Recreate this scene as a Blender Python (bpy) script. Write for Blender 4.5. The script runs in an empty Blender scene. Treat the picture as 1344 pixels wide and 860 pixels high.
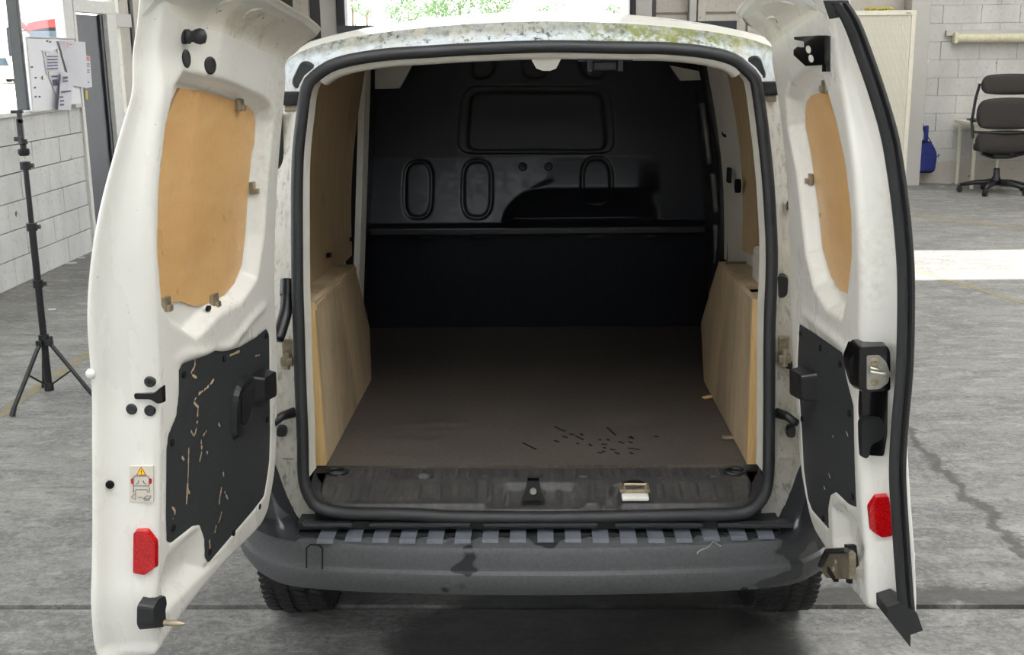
import bpy, bmesh, math, random
import numpy as np
from mathutils import Vector, Matrix
random.seed(7)
rng = np.random.default_rng(7)
scene = bpy.context.scene
COL = scene.collection
pi = math.pi

# ------------------------------------------------------------------ camera
FPX, CX, CY, CAMH = 1550.0, 672.0, 430.0, 1.65
PITCH, YAW, ROLL = math.radians(13.4095), math.radians(1.4566), math.radians(0.7)
CAMPOS = np.array([0.012, 0.0, CAMH])
_R = (Matrix.Rotation(YAW, 3, 'Z') @ Matrix.Rotation(pi / 2 - PITCH, 3, 'X') @ Matrix.Rotation(-ROLL, 3, 'Z'))
camd = bpy.data.cameras.new('camera'); camd.sensor_width = 36.0; camd.lens = FPX / 1344.0 * 36.0
camd.clip_start = 0.05; camd.clip_end = 500
cam = bpy.data.objects.new('camera', camd); COL.objects.link(cam)
cam.matrix_world = Matrix.Translation(Vector(CAMPOS)) @ _R.to_4x4()
scene.camera = cam

# ------------------------------------------------------------------ light
world = bpy.data.worlds.new('world'); scene.world = world; world.use_nodes = True
bg = world.node_tree.nodes['Background']
bg.inputs['Color'].default_value = (0.92, 0.96, 1.0, 1); bg.inputs['Strength'].default_value = 3.2
SUN_EL = math.radians(38)
sund = bpy.data.lights.new('sun', 'SUN'); sund.energy = 14.0; sund.angle = math.radians(0.6); sund.color = (1, 0.96, 0.9)
sun = bpy.data.objects.new('sun', sund); COL.objects.link(sun)
sun.rotation_euler = (0, pi / 2 - SUN_EL, 0)          # shines from +x down towards -x
sun.location = (20, 9, 20)
vs = scene.view_settings
vs.view_transform = 'Standard'; vs.look = 'None'; vs.exposure = 0.4; vs.gamma = 1.0; vs.use_curve_mapping = False

# ------------------------------------------------------------------ measuring helpers (photo measurements -> metres on real surfaces)
RM = np.array(_R)
def ray(px, py): return RM @ np.array([(px - CX) / FPX, -(py - CY) / FPX, -1.0])
def atX(px, py, X): d = ray(px, py); return CAMPOS + d * ((X - CAMPOS[0]) / d[0])
def atY(px, py, Y): d = ray(px, py); return CAMPOS + d * (Y / d[1])
def atZ(px, py, Z): d = ray(px, py); return CAMPOS + d * ((Z - CAMH) / d[2])
def sstep(a, b, x):
    t = np.clip((np.asarray(x, float) - a) / (b - a), 0, 1); return t * t * (3 - 2 * t)
def catmull(pts, n, closed=False):
    P = np.array(pts, float); m = len(P); out = []
    segs = m if closed else m - 1
    for i in range(segs):
        g = lambda k: P[k % m] if closed else P[min(max(k, 0), m - 1)]
        a, b, c, d = g(i - 1), g(i), g(i + 1), g(i + 2)
        for t in np.linspace(0, 1, 12, endpoint=False):
            out.append(.5 * (2 * b + (c - a) * t + (2 * a - 5 * b + 4 * c - d) * t * t + (3 * b - a - 3 * c + d) * t ** 3))
    if not closed: out.append(P[-1])
    return resample(out, n, closed)
def resample(pts, n, closed=False):
    P = np.array(pts, float)
    if closed: P = np.vstack([P, P[:1]])
    L = np.r_[0, np.cumsum(np.linalg.norm(np.diff(P, axis=0), axis=1))]
    t = np.linspace(0, L[-1], n, endpoint=not closed)
    return np.array([[np.interp(q, L, P[:, k]) for k in range(P.shape[1])] for q in t])
def roundpoly(pts, r, seg=4):
    """round the corners of a 2-D polygon"""
    P = np.array(pts, float); n = len(P); out = []
    for i in range(n):
        a, b, c = P[i - 1], P[i], P[(i + 1) % n]
        d1 = min(r, .45 * np.linalg.norm(a - b)); d2 = min(r, .45 * np.linalg.norm(c - b))
        p = b + (a - b) / np.linalg.norm(a - b) * d1; q = b + (c - b) / np.linalg.norm(c - b) * d2
        for t in np.linspace(0, 1, seg + 1): out.append((1 - t) ** 2 * p + 2 * t * (1 - t) * b + t * t * q)
    return np.array(out)
def sdf(poly, X, Z):
    """signed distance (negative inside) of points to a polygon"""
    P = np.array(poly, float); X = np.asarray(X, float); Z = np.asarray(Z, float)
    d = np.full(X.shape, 1e9); ins = np.zeros(X.shape, bool); n = len(P)
    for i in range(n):
        a, b = P[i], P[(i + 1) % n]; e = b - a
        t = np.clip(((X - a[0]) * e[0] + (Z - a[1]) * e[1]) / (e @ e + 1e-12), 0, 1)
        d = np.minimum(d, np.hypot(X - a[0] - t * e[0], Z - a[1] - t * e[1]))
        if abs(e[1]) > 1e-12:
            cond = ((a[1] > Z) != (b[1] > Z)) & (X < e[0] * (Z - a[1]) / e[1] + a[0]); ins ^= cond
    return np.where(ins, -d, d)

# ------------------------------------------------------------------ object helpers
WL = {}
def new_empty(name, loc, label, cat, group=None, kind=None):
    o = bpy.data.objects.new(name, None); COL.objects.link(o); o.location = loc; o.empty_display_size = .1
    WL[o.name] = np.array(loc, float); tag(o, label, cat, group, kind); return o
def tag(o, label=None, cat=None, group=None, kind=None):
    if label: o['label'] = label
    if cat: o['category'] = cat
    if group: o['group'] = group
    if kind: o['kind'] = kind
    return o
def mesh_obj(name, verts, faces, mats, parent=None, smooth=False, fmat=None, origin=None, sharp=None):
    V = np.array(verts, float).reshape(-1, 3)
    c = np.array(origin, float) if origin is not None else (V.min(0) + V.max(0)) / 2
    me = bpy.data.meshes.new(name); me.from_pydata((V - c).tolist(), [], [list(f) for f in faces])
    if not isinstance(mats, (list, tuple)): mats = [mats]
    for m in mats: me.materials.append(m)
    if fmat is not None: me.polygons.foreach_set('material_index', fmat)
    if smooth: me.polygons.foreach_set('use_smooth', [True] * len(me.polygons))
    me.update()
    if sharp is not None: me.set_sharp_from_angle(angle=math.radians(sharp))
    o = bpy.data.objects.new(name, me); COL.objects.link(o)
    WL[o.name] = c
    if parent is not None:
        o.parent = parent; o.location = c - WL[parent.name]
    else: o.location = c
    return o
def dup(o, loc, parent=None):
    c = o.copy(); COL.objects.link(c); WL[c.name] = np.array(loc, float)
    if parent is not None: c.parent = parent; c.location = np.array(loc) - WL[parent.name]
    else: c.location = loc
    return c

class MB:
    """collects simple shapes into one mesh"""
    def __init__(s): s.v = []; s.f = []; s.m = []
    def add(s, v, f, m=0):
        b = len(s.v); s.v += [tuple(map(float, p)) for p in v]; s.f += [tuple(b + i for i in q) for q in f]; s.m += [m] * len(f); return s
    def box(s, c, size, m=0, rot=None, bev=0.0):
        bm = bmesh.new(); bmesh.ops.create_cube(bm, size=1)
        bmesh.ops.scale(bm, vec=Vector(size), verts=bm.verts)
        if bev > 0: bmesh.ops.bevel(bm, geom=bm.edges[:], offset=min(bev, .45 * min(size)), segments=2, affect='EDGES', profile=.6)
        R = rot if rot is not None else Matrix.Identity(3)
        bm.verts.ensure_lookup_table()
        v = [Vector(c) + R @ p.co for p in bm.verts]; bm.verts.index_update()
        f = [[q.index for q in fa.verts] for fa in bm.faces]; bm.free(); return s.add(v, f, m)
    def cyl(s, a, b, r, r2=None, n=16, m=0, cap=True):
        a = Vector(a); b = Vector(b); r2 = r if r2 is None else r2
        z = (b - a).normalized(); x = z.orthogonal().normalized(); y = z.cross(x)
        v = []
        for p, q in ((a, r), (b, r2)):
            for i in range(n):
                t = 2 * pi * i / n; v.append(p + x * (q * math.cos(t)) + y * (q * math.sin(t)))
        f = [(i, (i + 1) % n, n + (i + 1) % n, n + i) for i in range(n)]
        if cap: f += [tuple(range(n - 1, -1, -1)), tuple(range(n, 2 * n))]
        return s.add(v, f, m)
    def tube(s, path, r, n=8, m=0, closed=False, prof=None):
        """sweep; r number or list; prof: optional list of (a,b) cross-section multipliers"""
        P = [Vector(p) for p in path]; k = len(P); v = []; x = None
        R = list(r) if isinstance(r, (list, tuple, np.ndarray)) else [r] * k
        for i in range(k):
            t = (P[(i + 1) % k] - P[i - 1]) if closed else (P[min(i + 1, k - 1)] - P[max(i - 1, 0)])
            t.normalize()
            x = t.orthogonal().normalized() if x is None else (x - t * x.dot(t)).normalized()
            y = t.cross(x)
            for j in range(n):
                th = 2 * pi * j / n; v.append(P[i] + x * (R[i] * math.cos(th)) + y * (R[i] * math.sin(th)))
        f = []
        for i in range(k if closed else k - 1):
            a, b = i * n, ((i + 1) % k) * n
            f += [(a + j, a + (j + 1) % n, b + (j + 1) % n, b + j) for j in range(n)]
        if not closed: f += [tuple(range(n - 1, -1, -1)), tuple(range((k - 1) * n, k * n))]
        return s.add(v, f, m)
    def prism(s, top, bot, m=0, mside=None):
        """top, bot: matching 3-D polygon loops"""
        n = len(top); v = list(top) + list(bot)
        s.add(v, [tuple(range(n)), tuple(range(2 * n - 1, n - 1, -1))], m)
        b = len(s.v) - 2 * n
        for i in range(n):
            s.f.append((b + i, b + n + i, b + n + (i + 1) % n, b + (i + 1) % n)); s.m.append(m if mside is None else mside)
        return s
    def grid(s, G, m=0, flip=False):
        G = np.asarray(G); a, b = G.shape[:2]; f = []
        for i in range(a - 1):
            for j in range(b - 1):
                q = (i * b + j, (i + 1) * b + j, (i + 1) * b + j + 1, i * b + j + 1); f.append(q[::-1] if flip else q)
        return s.add(G.reshape(-1, 3), f, m)
    def lathe(s, prof, base, axis=(0, 0, 1), n=20, m=0):
        z = Vector(axis).normalized(); x = z.orthogonal().normalized(); y = z.cross(x); v = []
        for r, h in prof:
            for i in range(n):
                t = 2 * pi * i / n; v.append(Vector(base) + z * h + x * (r * math.cos(t)) + y * (r * math.sin(t)))
        f = []
        for k in range(len(prof) - 1):
            f += [(k * n + i, k * n + (i + 1) % n, (k + 1) * n + (i + 1) % n, (k + 1) * n + i) for i in range(n)]
        f += [tuple(range(n - 1, -1, -1)), tuple(range((len(prof) - 1) * n, len(prof) * n))]
        return s.add(v, f, m)
    def build(s, name, mats, parent=None, smooth=False, fix=True, origin=None, sharp=None):
        o = mesh_obj(name, s.v, s.f, mats, parent, smooth, s.m, origin, None)
        if fix:
            bm = bmesh.new(); bm.from_mesh(o.data); bmesh.ops.recalc_face_normals(bm, faces=bm.faces); bm.to_mesh(o.data); bm.free()
        if sharp is not None: o.data.set_sharp_from_angle(angle=math.radians(sharp))
        return o

# ------------------------------------------------------------------ materials
class NT:
    def __init__(s, name):
        s.mat = bpy.data.materials.new(name); s.mat.use_nodes = True; s.t = s.mat.node_tree; s.n = s.t.nodes; s.l = s.t.links
        s.b = s.n['Principled BSDF']; s.out = s.n['Material Output']; s._co = None
    def new(s, typ, **kw):
        n = s.n.new(typ)
        for k, v in kw.items(): setattr(n, k, v)
        return n
    def inp(s, sock, v):
        if hasattr(v, 'is_output') or isinstance(v, bpy.types.NodeSocket): s.l.new(v, sock)
        else:
            if isinstance(v, (tuple, list)) and len(v) == 3 and sock.type == 'RGBA': v = (*v, 1)
            sock.default_value = v
    def co(s, scale=(1, 1, 1), rot=(0, 0, 0), kind='Object', loc=(0, 0, 0)):
        if kind == 'World': src = s.new('ShaderNodeNewGeometry').outputs['Position']
        else:
            if s._co is None: s._co = s.new('ShaderNodeTexCoord')
            src = s._co.outputs[kind]
        m = s.new('ShaderNodeMapping'); s.l.new(src, m.inputs[0])
        m.inputs['Scale'].default_value = scale; m.inputs['Rotation'].default_value = rot; m.inputs['Location'].default_value = loc
        return m.outputs[0]
    def noise(s, vec, scale, detail=4, rough=.55, dist=0):
        n = s.new('ShaderNodeTexNoise'); s.l.new(vec, n.inputs['Vector'])
        n.inputs['Scale'].default_value = scale; n.inputs['Detail'].default_value = detail
        n.inputs['Roughness'].default_value = rough; n.inputs['Distortion'].default_value = dist
        return n.outputs['Fac']
    def ramp(s, fac, a, b, lo=0., hi=1.):
        n = s.new('ShaderNodeMapRange'); n.clamp = True; s.l.new(fac, n.inputs[0])
        n.inputs[1].default_value = a; n.inputs[2].default_value = b; n.inputs[3].default_value = lo; n.inputs[4].default_value = hi
        return n.outputs[0]
    def math(s, op, a, b=0.):
        n = s.new('ShaderNodeMath', operation=op); s.inp(n.inputs[0], a); s.inp(n.inputs[1], b); return n.outputs[0]
    def mix(s, fac, a, b, mode='MIX'):
        n = s.new('ShaderNodeMix', data_type='RGBA', blend_type=mode); s.inp(n.inputs[0], fac); s.inp(n.inputs[6], a); s.inp(n.inputs[7], b); return n.outputs[2]
    def sep(s, vec):
        n = s.new('ShaderNodeSeparateXYZ'); s.l.new(vec, n.inputs[0]); return n.outputs
    def bump(s, h, strength=.3, dist=.005):
        n = s.new('ShaderNodeBump'); n.inputs['Strength'].default_value = strength; n.inputs['Distance'].default_value = dist
        s.l.new(h, n.inputs['Height']); s.l.new(n.outputs[0], s.b.inputs['Normal'])
    def set(s, color=None, rough=None, metal=None, coat=None, spec=None):
        if color is not None: s.inp(s.b.inputs['Base Color'], color)
        if rough is not None: s.inp(s.b.inputs['Roughness'], rough)
        if metal is not None: s.inp(s.b.inputs['Metallic'], metal)
        if coat is not None: s.inp(s.b.inputs['Coat Weight'], coat)
        if spec is not None: s.inp(s.b.inputs['Specular IOR Level'], spec)
        return s.mat
def srgb(r, g, b):
    f = lambda c: (c / 255 / 12.92) if c / 255 <= .04045 else ((c / 255 + .055) / 1.055) ** 2.4
    return (f(r), f(g), f(b))
def plain(name, col, rough=.5, metal=0., var=.12, scale=30., coat=0., bump=0., spec=None):
    t = NT(name); n = t.noise(t.co(), scale)
    c = t.mix(t.ramp(n, .3, .7), tuple(x * (1 - var) for x in col), tuple(min(1, x * (1 + var)) for x in col))
    t.set(c, t.ramp(n, .3, .7, max(0, rough - .06), min(1, rough + .06)), metal, coat, spec)
    if bump: t.bump(n, bump, .002)
    return t.mat
M = {}
def m_paint():
    t = NT('white van paint'); d = t.noise(t.co((1, 1, .35)), 3.2, 6, .7); e = t.noise(t.co(), 70, 3)
    dirt = t.math('MULTIPLY', t.ramp(d, .52, .8), t.ramp(e, .35, .7))
    sp = t.ramp(t.noise(t.co(), 130, 2), .74, .78)
    c = t.mix(dirt, srgb(233, 231, 224), srgb(188, 180, 160)); c = t.mix(t.math('MULTIPLY', sp, .5), c, srgb(110, 100, 85))
    t.set(c, t.ramp(d, .3, .8, .22, .42), 0., .25); return t.mat
M['paint'] = m_paint()
def m_lip():
    t = NT('white paint with green algae'); a = t.noise(t.co(), 4.5, 6, .65); b = t.noise(t.co(), 60, 4)
    g = t.math('MULTIPLY', t.ramp(a, .52, .72), t.ramp(b, .38, .62))
    c = t.mix(g, srgb(226, 222, 208), srgb(140, 142, 78)); c = t.mix(t.ramp(t.noise(t.co(), 90, 3), .68, .75), c, srgb(70, 68, 50))
    t.set(c, .38, 0., .2); return t.mat
M['lip'] = m_lip()
def m_gutter():
    t = NT('dirty gutter paint with sky tint'); o = t.co(); x, y, z = t.sep(o)
    a = t.noise(t.co((3, 1, 1)), 5, 6, .7); f = t.noise(t.co((1, 1, .45)), 70, 5, .7); blot = t.noise(o, 16, 5, .65)
    up = t.ramp(t.math('ADD', t.math('ADD', z, t.math('MULTIPLY', t.math('MULTIPLY', x, x), .16)), t.math('MULTIPLY', t.math('SUBTRACT', t.noise(t.co((1, 1, .3)), 26, 4), .5), .03)), .574, .588)                              # upper ledge of the gutter carries the grime line
    c = t.mix(t.math('MULTIPLY', t.ramp(f, .45, .75), .7), t.mix(t.ramp(z, .40, .50), srgb(208, 204, 194), srgb(190, 197, 201)), t.mix(t.ramp(z, .40, .50), srgb(176, 170, 156), srgb(162, 168, 166)))  # above the pillars, shade and blue sky tint are mixed into the colour
    c = t.mix(t.math('MULTIPLY', up, t.ramp(f, .3, .6, .6, .95)), c, srgb(112, 114, 102))
    blk = t.math('MULTIPLY', t.ramp(f, .53, .62), t.ramp(blot, .40, .55))
    side = t.ramp(t.math('ABSOLUTE', x), .50, .60)
    blk = t.math('MULTIPLY', blk, t.math('MAXIMUM', t.math('MAXIMUM', up, t.ramp(z, .50, .56)), t.math('MULTIPLY', side, .5)))
    c = t.mix(blk, c, srgb(46, 46, 36))
    gr = t.math('MULTIPLY', t.ramp(x, .03, .2), t.math('MULTIPLY', t.ramp(a, .40, .55), t.ramp(f, .38, .55)))
    gr = t.math('MULTIPLY', gr, t.ramp(z, .5, .55))
    c = t.mix(gr, c, srgb(112, 118, 50))
    low = t.math('MULTIPLY', t.ramp(t.noise(t.co((1, 1, .2)), 22, 5), .5, .75), .6)
    c = t.mix(low, c, srgb(176, 168, 145))
    t.set(c, t.ramp(f, .3, .7, .3, .6)); return t.mat
M['gutter'] = m_gutter()
def m_ply(name, a, b, dark, gscale=1., rot=(0, 0, 0), rough=.5, dirt=.0, dirtcol=(.1, .08, .06), st=(6, 6, .8)):
    t = NT(name); g = t.noise(t.co(tuple(q * gscale for q in st), rot), 2.2, 6, .6, 1.2); fine = t.noise(t.co((90, 90, 6), rot), 3, 3)
    c = t.mix(t.ramp(g, .32, .68), a, b); c = t.mix(t.math('MULTIPLY', t.ramp(fine, .5, .75), .25), c, dark)
    k = t.noise(t.co(), 5, 3); c = t.mix(t.math('MULTIPLY', t.ramp(t.noise(t.co(), 14, 1), .76, .8), .55), c, dark)
    if dirt: c = t.mix(t.math('MULTIPLY', t.ramp(t.noise(t.co((1, 1, .4)), 4, 5, .65), .4, .75), dirt), c, dirtcol)
    t.set(c, t.ramp(k, .3, .7, rough - .1, rough + .1)); t.bump(fine, .08, .001); return t.mat
M['ply_win'] = m_ply('varnished window plywood', srgb(226, 184, 128), srgb(214, 168, 110), srgb(184, 138, 88), rough=.34, st=(1.6, 1.6, 4.2))
M['ply_side'] = m_ply('lining plywood', srgb(196, 172, 136), srgb(180, 156, 120), srgb(128, 106, 78), rough=.6)
M['ply_box'] = m_ply('scuffed birch plywood', srgb(208, 188, 156), srgb(192, 171, 138), srgb(116, 98, 76), rough=.6, dirt=.85, dirtcol=srgb(128, 112, 92))
M['batten'] = m_ply('pale pine batten', srgb(232, 198, 142), srgb(216, 178, 118), srgb(160, 116, 66), gscale=2., rough=.55)
M['ply_edge'] = plain('plywood edge', srgb(158, 126, 92), .6)
def m_board():
    t = NT('scratched black board'); o = t.co()
    s1 = t.noise(t.co((9, 9, 1.6)), 4, 6, .75, 1.5); s2 = t.noise(t.co(), 3.5, 2)
    sc = t.math('MULTIPLY', t.ramp(s1, .685, .71), t.ramp(s2, .52, .6))
    n = t.noise(o, 240, 2)
    c = t.mix(t.ramp(n, .3, .7), srgb(44, 47, 49), srgb(58, 61, 63)); c = t.mix(sc, c, srgb(196, 172, 140))
    t.set(c, .55); t.bump(n, .15, .0006); return t.mat
M['board'] = m_board()
M['rubber'] = plain('black rubber', srgb(38, 39, 41), .5, bump=.1)
M['blackplast'] = plain('black plastic', srgb(30, 31, 33), .38)
M['gloss'] = plain('gloss black steel', srgb(16, 16, 18), .16, coat=.4)
M['void'] = plain('dark hollow', srgb(12, 12, 13), .9)
M['steel'] = plain('galvanised steel', srgb(196, 194, 184), .34, .85, var=.2)
M['dirtysteel'] = plain('tarnished latch steel', srgb(168, 156, 134), .45, .7, var=.25, scale=50)
def m_bumper():
    t = NT('grey bumper plastic with wet stains'); o = t.co()
    w = t.noise(t.co((1, 1.2, .75)), 4.2, 3, .5, .35); side = t.noise(t.co((.6, 1, 2.2)), 3, 2)
    wet = t.ramp(t.math('ADD', w, t.math('MULTIPLY', side, .35)), .715, .73); wx, wy, wz = t.sep(t.co(kind='World'))
    st = t.math('MULTIPLY', t.ramp(t.math('ADD', wy, t.math('MULTIPLY', t.noise(t.co(kind='World'), 22, 3), .06)), 2.648, 2.655), t.ramp(wz, .498, .503)); wet = t.math('MAXIMUM', wet, t.math('MULTIPLY', st, t.ramp(wz, .53, .56, 1, 0)))
    f = t.noise(o, 120, 4)
    c = t.mix(t.ramp(f, .3, .7), srgb(70, 72, 74), srgb(83, 84, 86)); c = t.mix(wet, c, srgb(44, 46, 49))
    t.set(c, t.ramp(wet, 0, 1, .48, .2)); t.bump(f, .12, .0008); return t.mat
M['bumper'] = m_bumper()
M['rib'] = plain('dry grey tread plastic', srgb(98, 102, 110), .5)
def m_sill():
    t = NT('dusty black sill plastic'); f = t.noise(t.co((4, 1, 1)), 9, 6, .7); e = t.noise(t.co(), 80, 4)
    c = t.mix(t.math('MULTIPLY', t.ramp(f, .4, .75), t.ramp(e, .3, .7)), srgb(54, 54, 55), srgb(98, 93, 86)); t.set(c, .52); t.bump(e, .1, .0008); return t.mat
M['sill'] = m_sill()
def m_floorboard():
    t = NT('worn brown phenolic floor'); g = t.noise(t.co((1, 9, 1)), 3.5, 6, .7, .6); f = t.noise(t.co((30, 90, 1)), 2, 4); d = t.noise(t.co(), 2.2, 4)
    c = t.mix(t.ramp(g, .35, .7), srgb(70, 65, 60), srgb(96, 89, 82)); c = t.mix(t.math('MULTIPLY', t.ramp(f, .5, .8), .4), c, srgb(134, 126, 116))
    c = t.mix(t.math('MULTIPLY', t.ramp(d, .5, .8), .5), c, srgb(66, 60, 55))
    t.set(c, t.ramp(g, .3, .7, .42, .62)); t.bump(f, .06, .001); return t.mat
M['floorboard'] = m_floorboard()
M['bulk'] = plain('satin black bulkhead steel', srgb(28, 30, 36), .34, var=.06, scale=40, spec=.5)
def m_concrete():
    t = NT('stained concrete floor'); o = t.co(kind='Object'); x, y, z = t.sep(o)
    a = t.noise(o, .55, 5, .6); b = t.noise(t.co((.6, 1.6, 1)), 3.2, 7, .7); f = t.noise(o, 42, 5, .75); g = t.noise(t.co((.35, 2.4, 1)), 5, 6, .7, .4)
    c = t.mix(t.ramp(a, .36, .64), srgb(110, 109, 108), srgb(152, 150, 145)); c = t.mix(t.ramp(b, .40, .62, 0, .7), c, srgb(90, 90, 90)); c = t.mix(t.ramp(t.noise(t.co((1, 1.5, 1)), 7, 7, .72, .5), .5, .64, 0, .55), c, srgb(176, 174, 169))
    c = t.mix(t.ramp(f, .45, .68, 0, .6), c, srgb(166, 164, 160)); c = t.mix(t.ramp(t.noise(t.co((1, 1.6, 1)), 19, 6, .75), .54, .66, 0, .6), c, srgb(78, 77, 76)); c = t.mix(t.ramp(g, .56, .72, 0, .55), c, srgb(72, 71, 69))
    c = t.mix(t.math('MULTIPLY', t.ramp(t.noise(o, 95, 2), .6, .7), .5), c, srgb(52, 50, 48))
    # oil spots, and the irregular dark band of patched screed along the joint
    st = t.ramp(t.noise(t.co((.8, 1.4, 1)), 2.1, 4, .6, .3), .66, .74, 0, .5); c = t.mix(st, c, srgb(56, 54, 53))
    wob = t.math('MULTIPLY', t.math('SUBTRACT', t.noise(t.co((2, 2, 1)), 2.6, 5, .65), .5), .26)
    t.set(c, t.ramp(b, .3, .7, .55, .8)); 
    t.bump(t.math('ADD', f, b), .22, .004)
    t.wob = wob; t.c = c; t.xy = (x, y); return t
M['concrete'] = m_concrete().mat
def m_block(name, a, b, d):
    t = NT(name); f = t.noise(t.co(kind='World'), 26, 6, .7); s = t.noise(t.co((1, 1, .6), kind='World'), 2.4, 6, .65); p = t.noise(t.co(kind='World'), 9, 3)
    c = t.mix(t.ramp(s, .35, .7), a, b); c = t.mix(t.ramp(f, .56, .72, 0, .6), c, d); c = t.mix(t.ramp(p, .70, .73, 0, .85), c, srgb(40, 40, 40))
    t.set(c, .75); t.bump(f, .3, .004); return t.mat
M['block'] = m_block('whitewashed block', srgb(214, 214, 212), srgb(190, 190, 188), srgb(130, 130, 128))
M['block2'] = m_block('grey whitewashed block', srgb(205, 204, 200), srgb(182, 181, 176), srgb(140, 136, 130))
M['mortar'] = plain('dirty mortar', srgb(120, 118, 114), .9)
M['wallplain'] = m_block('painted concrete panel', srgb(196, 190, 180), srgb(178, 172, 163), srgb(128, 120, 112))
M['greypaint'] = plain('grey painted steel', srgb(186, 184, 179), .5, var=.03, scale=6)
M['darkgrey'] = plain('dark grey shadow-gap steel', srgb(70, 70, 70), .6)
M['blackpost'] = plain('black door post', srgb(34, 34, 42), .5)
M['whiteframe'] = plain('chalky white timber', srgb(214, 213, 208), .6, var=.08)
M['slate'] = plain('slate grey door', srgb(66, 69, 76), .5)
M['ceil'] = plain('pale corrugated roof sheet', srgb(190, 190, 186), .8)
M['paper'] = plain('white paper', srgb(214, 214, 222), .8, var=.02)
M['ink'] = plain('grey print', srgb(96, 98, 120), .8)
M['wboard'] = plain('whiteboard enamel', srgb(196, 196, 202), .38, var=.02)
M['red'] = plain('red paint', srgb(196, 36, 34), .4)
M['truckred'] = plain('truck red', srgb(150, 16, 14), .5)
M['yellow'] = plain('yellow print', srgb(246, 208, 40), .5)
def m_reflector():
    t = NT('red reflector'); v = t.new('ShaderNodeTexVoronoi'); t.l.new(t.co(), v.inputs['Vector']); v.inputs['Scale'].default_value = 260
    c = t.mix(t.ramp(v.outputs['Distance'], .1, .6), srgb(226, 24, 30), srgb(170, 10, 16)); t.set(c, .12, 0., .6); return t.mat
M['reflector'] = m_reflector()
M['sticker'] = plain('beige sticker', srgb(214, 206, 192), .5, var=.03)
M['chair'] = plain('charcoal chair fabric', srgb(52, 48, 46), .85, bump=.2, scale=200)
M['cream'] = plain('cream enamel', srgb(226, 222, 204), .4, var=.04)
M['blue'] = plain('blue nylon', srgb(20, 38, 112), .6)
M['tube'] = plain('yellowed lamp housing', srgb(214, 208, 180), .5)
M['gloves'] = plain('yellow work gloves', srgb(196, 182, 92), .8)
M['yline'] = None
def m_yline():
    t = NT('worn yellow floor paint'); f = t.noise(t.co((1, 1, 1)), 9, 6, .75)
    c = t.mix(t.ramp(f, .36, .56), srgb(164, 146, 88), srgb(126, 124, 118)); t.set(c, .7); return t.mat
M['yline'] = m_yline()
def m_glass():
    t = NT('window glass'); t.n.remove(t.b); g = t.new('ShaderNodeBsdfGlossy'); g.inputs['Roughness'].default_value = .02
    tr = t.new('ShaderNodeBsdfTransparent'); tr.inputs[0].default_value = (.95, .97, .97, 1); mx = t.new('ShaderNodeMixShader')
    mx.inputs[0].default_value = .06
    t.l.new(tr.outputs[0], mx.inputs[1]); t.l.new(g.outputs[0], mx.inputs[2]); t.l.new(mx.outputs[0], t.out.inputs[0]); return t.mat
M['glass'] = m_glass()
M['tyre'] = plain('tyre rubber', srgb(42, 42, 42), .75, bump=.2)
M['darkglass'] = plain('tinted vehicle glass', srgb(52, 66, 78), .1)
M['leaf'] = plain('sunlit leaves', srgb(92, 122, 78), .6, var=.4, scale=3)
M['bark'] = plain('grey bark', srgb(112, 98, 80), .9)
M['outground'] = plain('pale yard concrete', srgb(205, 202, 194), .9, scale=2)

# ================================================================== THE HALL
def m_concrete2():
    t = m_concrete(); x, y = t.xy
    yb = t.math('ABSOLUTE', t.math('ADD', t.math('SUBTRACT', y, 3.34), t.wob))
    band = t.math('MULTIPLY', t.ramp(yb, .05, .085, 1, 0), t.ramp(x, -.3, .9, .12, .8))
    xb = t.math('ABSOLUTE', t.math('ADD', t.math('SUBTRACT', x, 1.60), t.wob))
    crack = t.math('MULTIPLY', t.ramp(xb, .012, .035, 1, 0), t.ramp(y, 3.3, 3.5, 0, .8))
    c = t.mix(t.math('MAXIMUM', band, crack), t.c, srgb(66, 64, 62))
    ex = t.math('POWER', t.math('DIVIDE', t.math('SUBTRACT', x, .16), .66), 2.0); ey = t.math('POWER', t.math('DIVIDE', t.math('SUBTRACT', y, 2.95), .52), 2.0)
    dark_oval = t.ramp(t.math('ADD', t.math('ADD', ex, ey), t.math('MULTIPLY', t.wob, 2.6)), .75, .95, 1, 0)   # darker, smoother oval of floor under the van's tail
    c = t.mix(t.math('MULTIPLY', dark_oval, .8), c, srgb(44, 45, 42)); t.set(c, t.ramp(dark_oval, 0, 1, .65, .4)); return t.mat
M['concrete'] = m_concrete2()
HX0, HX1, HY0, HY1, HZ = -3.8, 7.5, -4.5, 14.2, 5.6
floor = new_empty('floor', (0, 0, 0), 'grey stained concrete hall floor with a cracked joint', None, kind='structure')
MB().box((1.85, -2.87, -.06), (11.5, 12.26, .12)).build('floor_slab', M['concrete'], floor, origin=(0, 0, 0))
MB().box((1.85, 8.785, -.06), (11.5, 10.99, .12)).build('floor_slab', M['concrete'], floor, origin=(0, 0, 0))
MB().box((1.85, 3.275, -.075), (11.5, .05, .12)).build('joint_filler', M['darkgrey'], floor)
def fline(a, b, w):
    a = Vector((*a, .0012)); b = Vector((*b, .0012)); n = (b - a).cross(Vector((0, 0, 1))).normalized() * w / 2
    p = [a - n, b - n, b + n, a + n]
    MB().prism(p, [q - Vector((0, 0, .001)) for q in p]).build('painted_line', M['yline'], floor)
fline((-2.53, 4.2), (-2.53, 7.6), .07); fline((-2.53, 7.75), (-2.53, 9.2), .06)
fline((3.0, 12.3), (5.5, 9.22), .10); fline((2.6, 9.23), (2.94, 8.14), .06); fline((2.94, 8.14), (3.3, 6.9), .06)
outg = MB().box((0, 30, -.08), (260, 160, .1)).build('yard_ground', M['outground']); tag(outg, 'sunlit pale yard outside the hall', None, kind='structure')

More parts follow.
